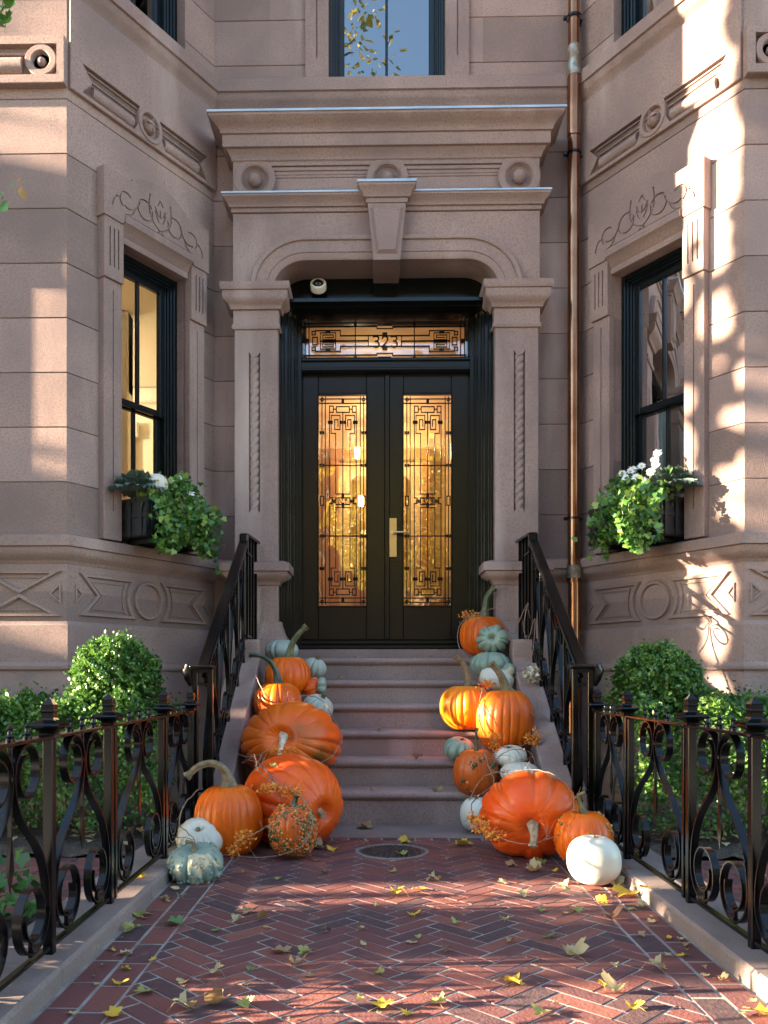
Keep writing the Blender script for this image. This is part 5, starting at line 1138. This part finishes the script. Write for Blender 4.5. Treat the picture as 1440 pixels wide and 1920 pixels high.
# ------------------------------------------------------------------ fallen leaves
def leafshape(kind,seed):
    rn=random.Random(seed); 
    if kind=='maple':
        tips=[(0,1.0),(52,.86),(112,.60)]; half=[]
        half=[(0,1.0),(8,.80),(16,.84),(25,.58),(36,.72),(49,.98),(60,.76),(71,.80),(80,.52),(97,.62),(113,.76),(128,.54),(150,.40),(172,.20)]
    else: half=[(0,1.0),(12,.86),(28,.62),(50,.48),(80,.40),(110,.38),(140,.40),(172,.40)]
    pts=[]
    for a,r in half: pts.append((a,r*rn.uniform(.92,1.08)))
    for a,r in half[::-1]:
        if a>0: pts.append((360-a,r*rn.uniform(.92,1.08)))
    return [(r*math.sin(R(a)),r*math.cos(R(a))) for a,r in pts]
def make_leaf(kind,seed,curl):
    rn=random.Random(seed); pts=leafshape(kind,seed); m=MB(); n=len(pts); cx=rn.uniform(-1,1); cy=rn.uniform(-1,1); ph=rn.random()*6
    def h(x,y): return curl*(.30*(x*x)*(1+.4*cx)+.22*y*y*cy+.16*math.sin(3*x+ph)*math.cos(2.6*y+ph))+.05*abs(x)
    vs=[(0,0,h(0,0))]; 
    for f in (.5,1.0):
        for x,y in pts: vs.append((x*f,y*f,h(x*f,y*f)))
    lo=min(v[2] for v in vs); vs=[(x,y,z-lo+.02) for x,y,z in vs]
    m.add(vs,[(0,1+i,1+(i+1)%n) for i in range(n)]+[(1+i,1+n+i,1+n+(i+1)%n,1+(i+1)%n) for i in range(n)])
    z0=vs[0][2]; m.tube([(0,-.12,vs[0][2]+.012),(rn.uniform(-.1,.1),-.6,z0+.05),(rn.uniform(-.3,.3),-1.05,.06)],[.02,.016,.014],4)
    return m
protos={}
LM=dict(y=(LEAFY,'yellow'),b=(LEAFB,'brown'),g=(LEAFG,'yellow green'),t=(LEAFT,'tan'),n=(LEAFN,'green'),d=(LEAFD,'dark brown'))
def proto(col,k):
    key=(col,k)
    if key not in protos:
        m=make_leaf('maple' if k<5 else 'oval',k*7+ord(col),[.7,1.2,1.8,.9,2.4,1.2][k]); o=m.obj('fallen_leaf',LM[col][0],None,smooth=180,recalc=False); protos[key]=o.data; bpy.data.objects.remove(o)
    return protos[key]
# px,py in the photo, size (px), colour, shape, turn
LV=[(262,1646,34,'y',3,40),(262,1712,36,'g',1,200),(248,1740,40,'g',2,110),(207,1778,20,'t',1,20),(183,1780,16,'t',2,80),(322,1728,52,'n',1,260),(340,1682,24,'t',2,30),(312,1683,24,'b',2,130),(232,1786,36,'t',1,300),(288,1798,22,'y',0,70),(408,1743,26,'n',5,90),(345,1672,0,'t',0,0),(470,1708,44,'b',2,20),(448,1725,34,'t',2,150),(490,1720,34,'b',4,280),(502,1738,20,'y',5,60),(226,1842,42,'y',1,20),(268,1858,54,'g',0,330),(345,1838,32,'t',1,140),(405,1822,42,'t',2,40),(344,1850,14,'t',2,10),(216,1898,50,'y',3,70),(398,1880,70,'b',4,260),(340,1888,60,'t',2,300),(455,1880,48,'g',1,210),(522,1778,54,'b',0,250),(575,1782,38,'g',1,120),(555,1806,46,'b',4,340),(470,1815,24,'n',3,40),(595,1612,20,'b',2,30),(600,1586,40,'b',4,100),(624,1590,32,'y',2,210),(460,1634,20,'b',2,10),(690,1553,44,'b',2,80),(752,1600,28,'g',2,200),(684,1582,22,'t',2,60),(762,1575,30,'y',2,120),(864,1581,46,'y',1,260),(737,1634,22,'g',1,40),(785,1664,34,'y',0,190),(748,1677,40,'y',4,60),(812,1648,32,'t',2,300),(778,1713,34,'y',1,20),(825,1680,0,'y',0,0),(902,1642,18,'b',2,40),(944,1653,26,'t',3,80),(980,1675,30,'t',2,190),(945,1722,24,'g',1,10),(855,1728,24,'g',2,120),(783,1755,18,'g',1,200),(680,1742,20,'t',2,60),(682,1770,24,'t',5,20),(840,1780,28,'d',2,140),(1025,1755,42,'n',5,320),(1078,1788,60,'t',4,30),(1052,1666,40,'t',2,250),(1150,1720,46,'d',4,20),(1132,1689,38,'y',2,100),(1078,1704,28,'g',1,220),(1182,1704,28,'g',0,60),(1178,1672,62,'y',1,150),(1160,1658,40,'t',4,50),(1205,1665,34,'y',3,240),(1228,1812,46,'t',2,280),(1276,1790,22,'y',0,10),(1205,1752,24,'b',2,60),(1155,1850,60,'t',4,130),(1130,1845,36,'y',5,20),(955,1838,56,'y',2,260),(1192,1886,44,'y',2,40),(1015,1895,44,'g',1,150),(822,1878,46,'g',1,20),(716,1881,60,'y',0,300),(762,1896,34,'y',3,180),(678,1871,24,'g',1,100),(712,1824,28,'g',2,40),(1425,1895,70,'y',1,200),(1006,1630,44,'t',4,60),(1010,1615,30,'g',2,200),(962,1620,30,'b',2,140),(1040,1632,20,'y',1,30),(46,1655,34,'y',1,40),(120,1700,18,'b',2,200),(170,1668,28,'g',1,100),(1430,1645,22,'y',3,20)]
for _ in range(75):
    px=random.uniform(60,1400); py=random.choice((random.uniform(1600,1700),random.uniform(1690,1915),random.uniform(1690,1915)))
    q=G(px,py); e=random.random()
    if e<.45: q.x=random.choice((-.93,1.10))+random.gauss(0,.03); q.x=max(-.955,min(1.13,q.x)); px=CX+F*(q.x*math.cos(YAW)+q.y*math.sin(YAW))/(q.y*math.cos(YAW)-q.x*math.sin(YAW))
    elif not -.95<q.x<1.12: continue
    LV.append((px,py,random.choice((10,13,16,20,26)),random.choice('ybbggttd'),random.randrange(6),random.uniform(0,360)))
cnt={}; items=[]
for (px,py,s,col,k,turn) in LV:
    if s==0: continue
    p=G(px,py+s*.1,0.004); items.append((p.y,px,py,s,col,k,turn,p))
items.sort(key=lambda q:q[0])
ords=['nearest','second nearest','third nearest']+['%dth nearest'%i for i in range(4,21)]+['21st nearest','22nd nearest','23rd nearest']+['%dth nearest'%i for i in range(24,60)]
for (_,px,py,s,col,k,turn,p) in items:
    if p.x<-.985 or p.x>1.17:
        if px<100 or px>1400 or px==120 or px==170: z=.012
        else: z=.066
        p=G(px,py,z)
    elif p.y>5.09: z=.012; p=G(px,py,z)
    else: z=.004
    sz=s*.95*p.y/F*.55
    o=bpy.data.objects.new('fallen_leaf',proto(col,k)); COL.objects.link(o); o.location=(p.x,p.y,z); o.scale=(sz,sz,sz); o.rotation_euler=(R(random.uniform(-9,9)),R(random.uniform(-9,9)),R(turn+random.uniform(-20,20)))
    side='left' if p.x<.09 else 'right'; key=(col,side); i=cnt.get(key,0); cnt[key]=i+1
    tag(o,'%s%s leaf on the %s half of the brick path, %s to the viewer of these'%('' if k==5 else 'curled ' if k in (2,4) else '',LM[col][1],side,ords[i]) if 0 else '%s fallen leaf, %s half of the path, %s of its colour there'%(LM[col][1],side,ords[i]),'leaf','fallen leaves on the ground')
for (px,py,k,col,sz) in ((640,1226,5,'t',.04),(668,1229,6,'b',.03),(805,1229,6,'t',.03),(712,1274,3,'b',.04),(783,1430,2,'d',.05),(700,1487,1,'t',.03),(820,1484,1,'g',.05),(760,1322,4,'b',.03)):
    zz=.225+.18*(k-1)+.004; p=W(px,py,5.46+.28*(k-1)+.03); o=bpy.data.objects.new('fallen_leaf',proto(col,2)); COL.objects.link(o); o.location=(p.x,p.y,zz); o.scale=(sz,)*3; o.rotation_euler=(0,0,px*.1)
    tag(o,'%s fallen leaf on the stairs, on the %s step up%s'%(LM[col][1],['first','second','third','fourth','fifth','sixth'][k-1],{640:' at left',668:' at left',805:' at right',712:'',783:'',700:' at left',820:' at right'}.get(px,'')),'leaf','fallen leaves on the stairs')
o=[q for q in bpy.data.objects if q.name.startswith('fallen_leaf')][0]
lp=G(1100,1600); 
# leaf lying on the huge left pumpkin
p=W(512,1438,4.80); o=bpy.data.objects.new('fallen_leaf',proto('g',2)); COL.objects.link(o); o.location=p; o.scale=(.03,)*3; o.rotation_euler=(R(35),0,1); tag(o,'small fallen leaf lying on top of the huge left pumpkin','leaf')

# ------------------------------------------------------------------ trees of the street, the row across it
LIT=[]   # gaps cut in the unseen crowns so low sun reaches these: (centre, radius)
def lit(px,py,Y,r): LIT.append((W(px,py,Y),r))
def tree(label,x,y,h,cr,cz,n,size,mats,seed,sq=(1,1,1),cull=True,name='street_tree'):
    rn=random.Random(seed); t=thing(name,label,'tree',(x,y,0)); m=MB()
    m.tube([(0,0,-.1),(.05,0,h*.3),(0,.05,h*.65),(.1,0,h*.95)],[.17,.14,.10,.03],10)
    tips=[]
    for k in range(26):
        z=rn.uniform(max(cz-cr*sq[2]*.95,1.0),cz+cr*sq[2]*.6); a=rn.random()*6.28; L=cr*rn.uniform(.5,.95)
        e=(L*sq[0]*math.cos(a),L*sq[1]*math.sin(a),z+rn.uniform(.1,.9)); mid=(e[0]*.5,e[1]*.5,z+(e[2]-z)*.3+rn.uniform(-.1,.1)); bp=smoothpath([(0,0,z-.3),mid,e],4)
        if cull and any((lambda q:(q-SUN_D*q.dot(SUN_D)).length)(b+Vector((x,y,0))-c)<r+.03 for b in bp[2:] for c,r in LIT): continue
        m.tube(bp,[.05*(1-i/9)+.006 for i in range(9)],6); tips.append(e)
    m.obj('trunk',BARK,t,smooth=60)
    P=rng.normal(size=(n,3)); P/=np.linalg.norm(P,axis=1)[:,None]; P*=(rng.random(n)**.42)[:,None]*cr; P*=np.array(sq); P[:,2]+=cz
    keep=np.ones(n,bool)
    if cull:
        d=np.array(SUN_D); wp=P+np.array([x,y,0])
        for c,r in LIT:
            q=wp-np.array(c); perp=q-np.outer(q@d,d); keep&=~(np.linalg.norm(perp,axis=1)<(r+.05)*(1+.2*np.sin(7*perp[:,2]+5*perp[:,1])))
    P=P[keep & (P[:,2]>.5)]
    leaves('crown',mats,P,size,t,.75); return t
# lit places seen in the photo
lr=random.Random(21)
for z in np.arange(4.3,7.4,.13): LIT.append((Vector((2.42+lr.uniform(-.07,.06),6.14+lr.uniform(-.05,.06),z)),lr.choice((.06,.12,.18,.2))))
def region(x0,y0,x1,y1,Y,n,r0,r1):
    for _ in range(n): LIT.append((W(lr.uniform(x0,x1),lr.uniform(y0,y1),Y),lr.uniform(r0,r1)))
region(1300,440,1395,700,6.05,7,.02,.07); region(1320,700,1398,1000,6.0,6,.01,.07); region(1300,1060,1400,1180,6.05,9,.03,.08); region(1300,1180,1400,1300,6.05,4,.02,.06)
region(1405,540,1440,980,5.88,8,.02,.07)
for y in range(500,900,24): LIT.append((W(98+lr.uniform(-8,14),y,5.88),lr.choice((.02,.06,.08,.08))))
region(0,170,118,320,5.88,9,.0,.06); region(0,20,120,150,5.85,4,.0,.05); region(20,1170,130,1230,5.84,3,.02,.05)
for px,py,Y,r in ((488,1320,5.85,.05),(510,1335,5.85,.05),(500,1300,5.85,.04),(850,1315,5.85,.06),(855,1350,5.82,.06),(912,1325,5.68,.08),(922,1365,5.62,.09),(935,1320,5.66,.05),(905,1350,5.66,.07),(930,1400,5.6,.03),(1103,1580,4.0,.02),(1105,1625,3.95,.02),(1040,1335,5.9,.01),(1020,1395,5.6,.03),(235,1255,5.12,.17),(190,1255,5.12,.15),(220,1215,5.12,.10),(270,1330,4.9,.08),(60,1330,4.9,.1),(235,1240,4.9,.16),(195,1230,4.85,.14),(165,1270,4.85,.10),(260,1275,4.85,.08),(15,1330,4.7,.08),(1425,1400,4.7,.14),(1430,1500,4.7,.12),(1400,1450,4.7,.1),(1350,1380,4.75,.04),(415,1090,5.75,.03),(405,1110,5.7,.03),(700,1372,5.75,.02)): LIT.append((W(px,py,Y),r))
for px,py,r in ((500,1650,.03),(600,1655,.04),(700,1662,.04),(850,1652,.04),(1010,1650,.03),(750,1690,.03),(900,1700,.03),(450,1690,.02),(1150,1720,.03),(350,1860,.04),(620,1860,.04),(870,1865,.04),(1120,1860,.05),(1320,1880,.08),(150,1880,.10),(600,1890,.08),(700,1885,.07),(940,1890,.08),(1060,1890,.07),(1180,1885,.09),(450,1880,.06),(380,1905,.08),(820,1900,.08),(1350,1905,.1),(560,1668,.03),(800,1660,.03),(900,1668,.05),(980,1672,.05),(1060,1660,.02),(1100,1690,.03),(640,1690,.02),(400,1705,.02),(80,1890,.14),(200,1900,.08),(300,1900,.10),(420,1895,.07),(520,1905,.08),(640,1910,.07),(760,1912,.08),(880,1908,.06),(1000,1912,.07),(1120,1905,.06),(1250,1900,.08),(930,1815,.02),(700,1810,.02),(640,1640,.01),(1230,1660,.05),(1200,1690,.03),(160,1650,.03),(60,1800,.06),(330,1610,.02),(1300,1640,.04),(1360,1660,.04),(1400,1680,.05)): LIT.append((G(px,py),r))
tree('leafy front yard tree to the left whose crown dapples the sunlight',-9.5,3.9,8.5,4.2,4.6,60000,.13,TREEL,1,(.9,.62,1.0))
tree('yellow leafed street tree farther down the street to the left',-17,2.6,9,4.0,5.4,40000,.15,TREEL,2,(1,.8,1.1))
tree('yellow leafed street tree across the street, mirrored in the door',1.4,-12.5,10,3.0,6.2,9000,.20,TREEL,3,(1,1,1),cull=False)
tree('dense unseen tree added at the far left to shade the left bay front',-13.5,4.3,11,4.4,5.6,90000,.14,TREEL,6,(.8,.40,1.12))  # added out of view for denser shade on the left bay front
tree('tall thinly leafed street tree near the kerb, mirrored in the upper window',-3.4,-1.6,15.5,3.6,13.2,4500,.12,TREEL,4,(1.1,.8,.8),cull=False)
# branch tips hanging into the upper left corner
bt=thing('maple_branch','green leafed branch tips hanging into the upper left corner','branch'); 
m=MB(); b0=W(-260,80,2.9)
for e in ((20,5),(40,50),(10,350),(35,372)):
    pe=W(e[0]-30,e[1],2.9); m.tube(smoothpath([b0,(b0+pe)/2+Vector((0,0,.08)),pe],5),[.008-.0005*i for i in range(11)],6)
m.obj('twig',BARK,bt,smooth=60)
for (px,py,s,turn,pitch,col) in ((8,-2,52,100,60,0),(22,14,50,70,70,0),(14,42,44,80,75,0),(2,30,44,60,65,0),(4,396,46,80,70,0),(36,340,16,10,50,1),(40,368,34,150,70,0),(20,352,22,70,60,0),(0,372,26,60,60,0)):
    p=W(px,py,2.88); mm=make_leaf('maple' if s>40 else 'oval',px+py,1.0); o=mm.obj('leaf',GREENL if not col else LEAFB,bt,smooth=180,recalc=False); z=s*2.88/F*.62; o.location=p; o.scale=(z,z,z); o.rotation_euler=(R(pitch),R(random.uniform(-20,20)),R(turn-90))
# opposite row
oh=thing('brick_rowhouse','red brick rowhouse across the street, mirrored in the door glass','house')
m=MB(); m.box((-14,-22,-.1),(14,-18,12.6),0); m.obj('wall',FARBR,oh)
m=MB(); m.box((-14.2,-22.2,12.6),(14.2,-17.6,13.2),.05); m.obj('cornice',STONE,oh)
for i in range(9):
    for zf in (1.2,4.6,8.2):
        x=-12+i*3; m=MB(); m.box((x-.75,-18,zf-.15),(x+.75,-17.88,zf+2.7),.02); wn=m.obj('window',WHITEP,oh)
        g=MB(); 
        for a,b in ((x-.62,x-.03),(x+.03,x+.62)):
            for c,d in ((zf,zf+1.22),(zf+1.28,zf+2.5)): g.box((a,-17.885,c),(b,-17.87,d),0)
        g.obj('pane',LENSM,wn)
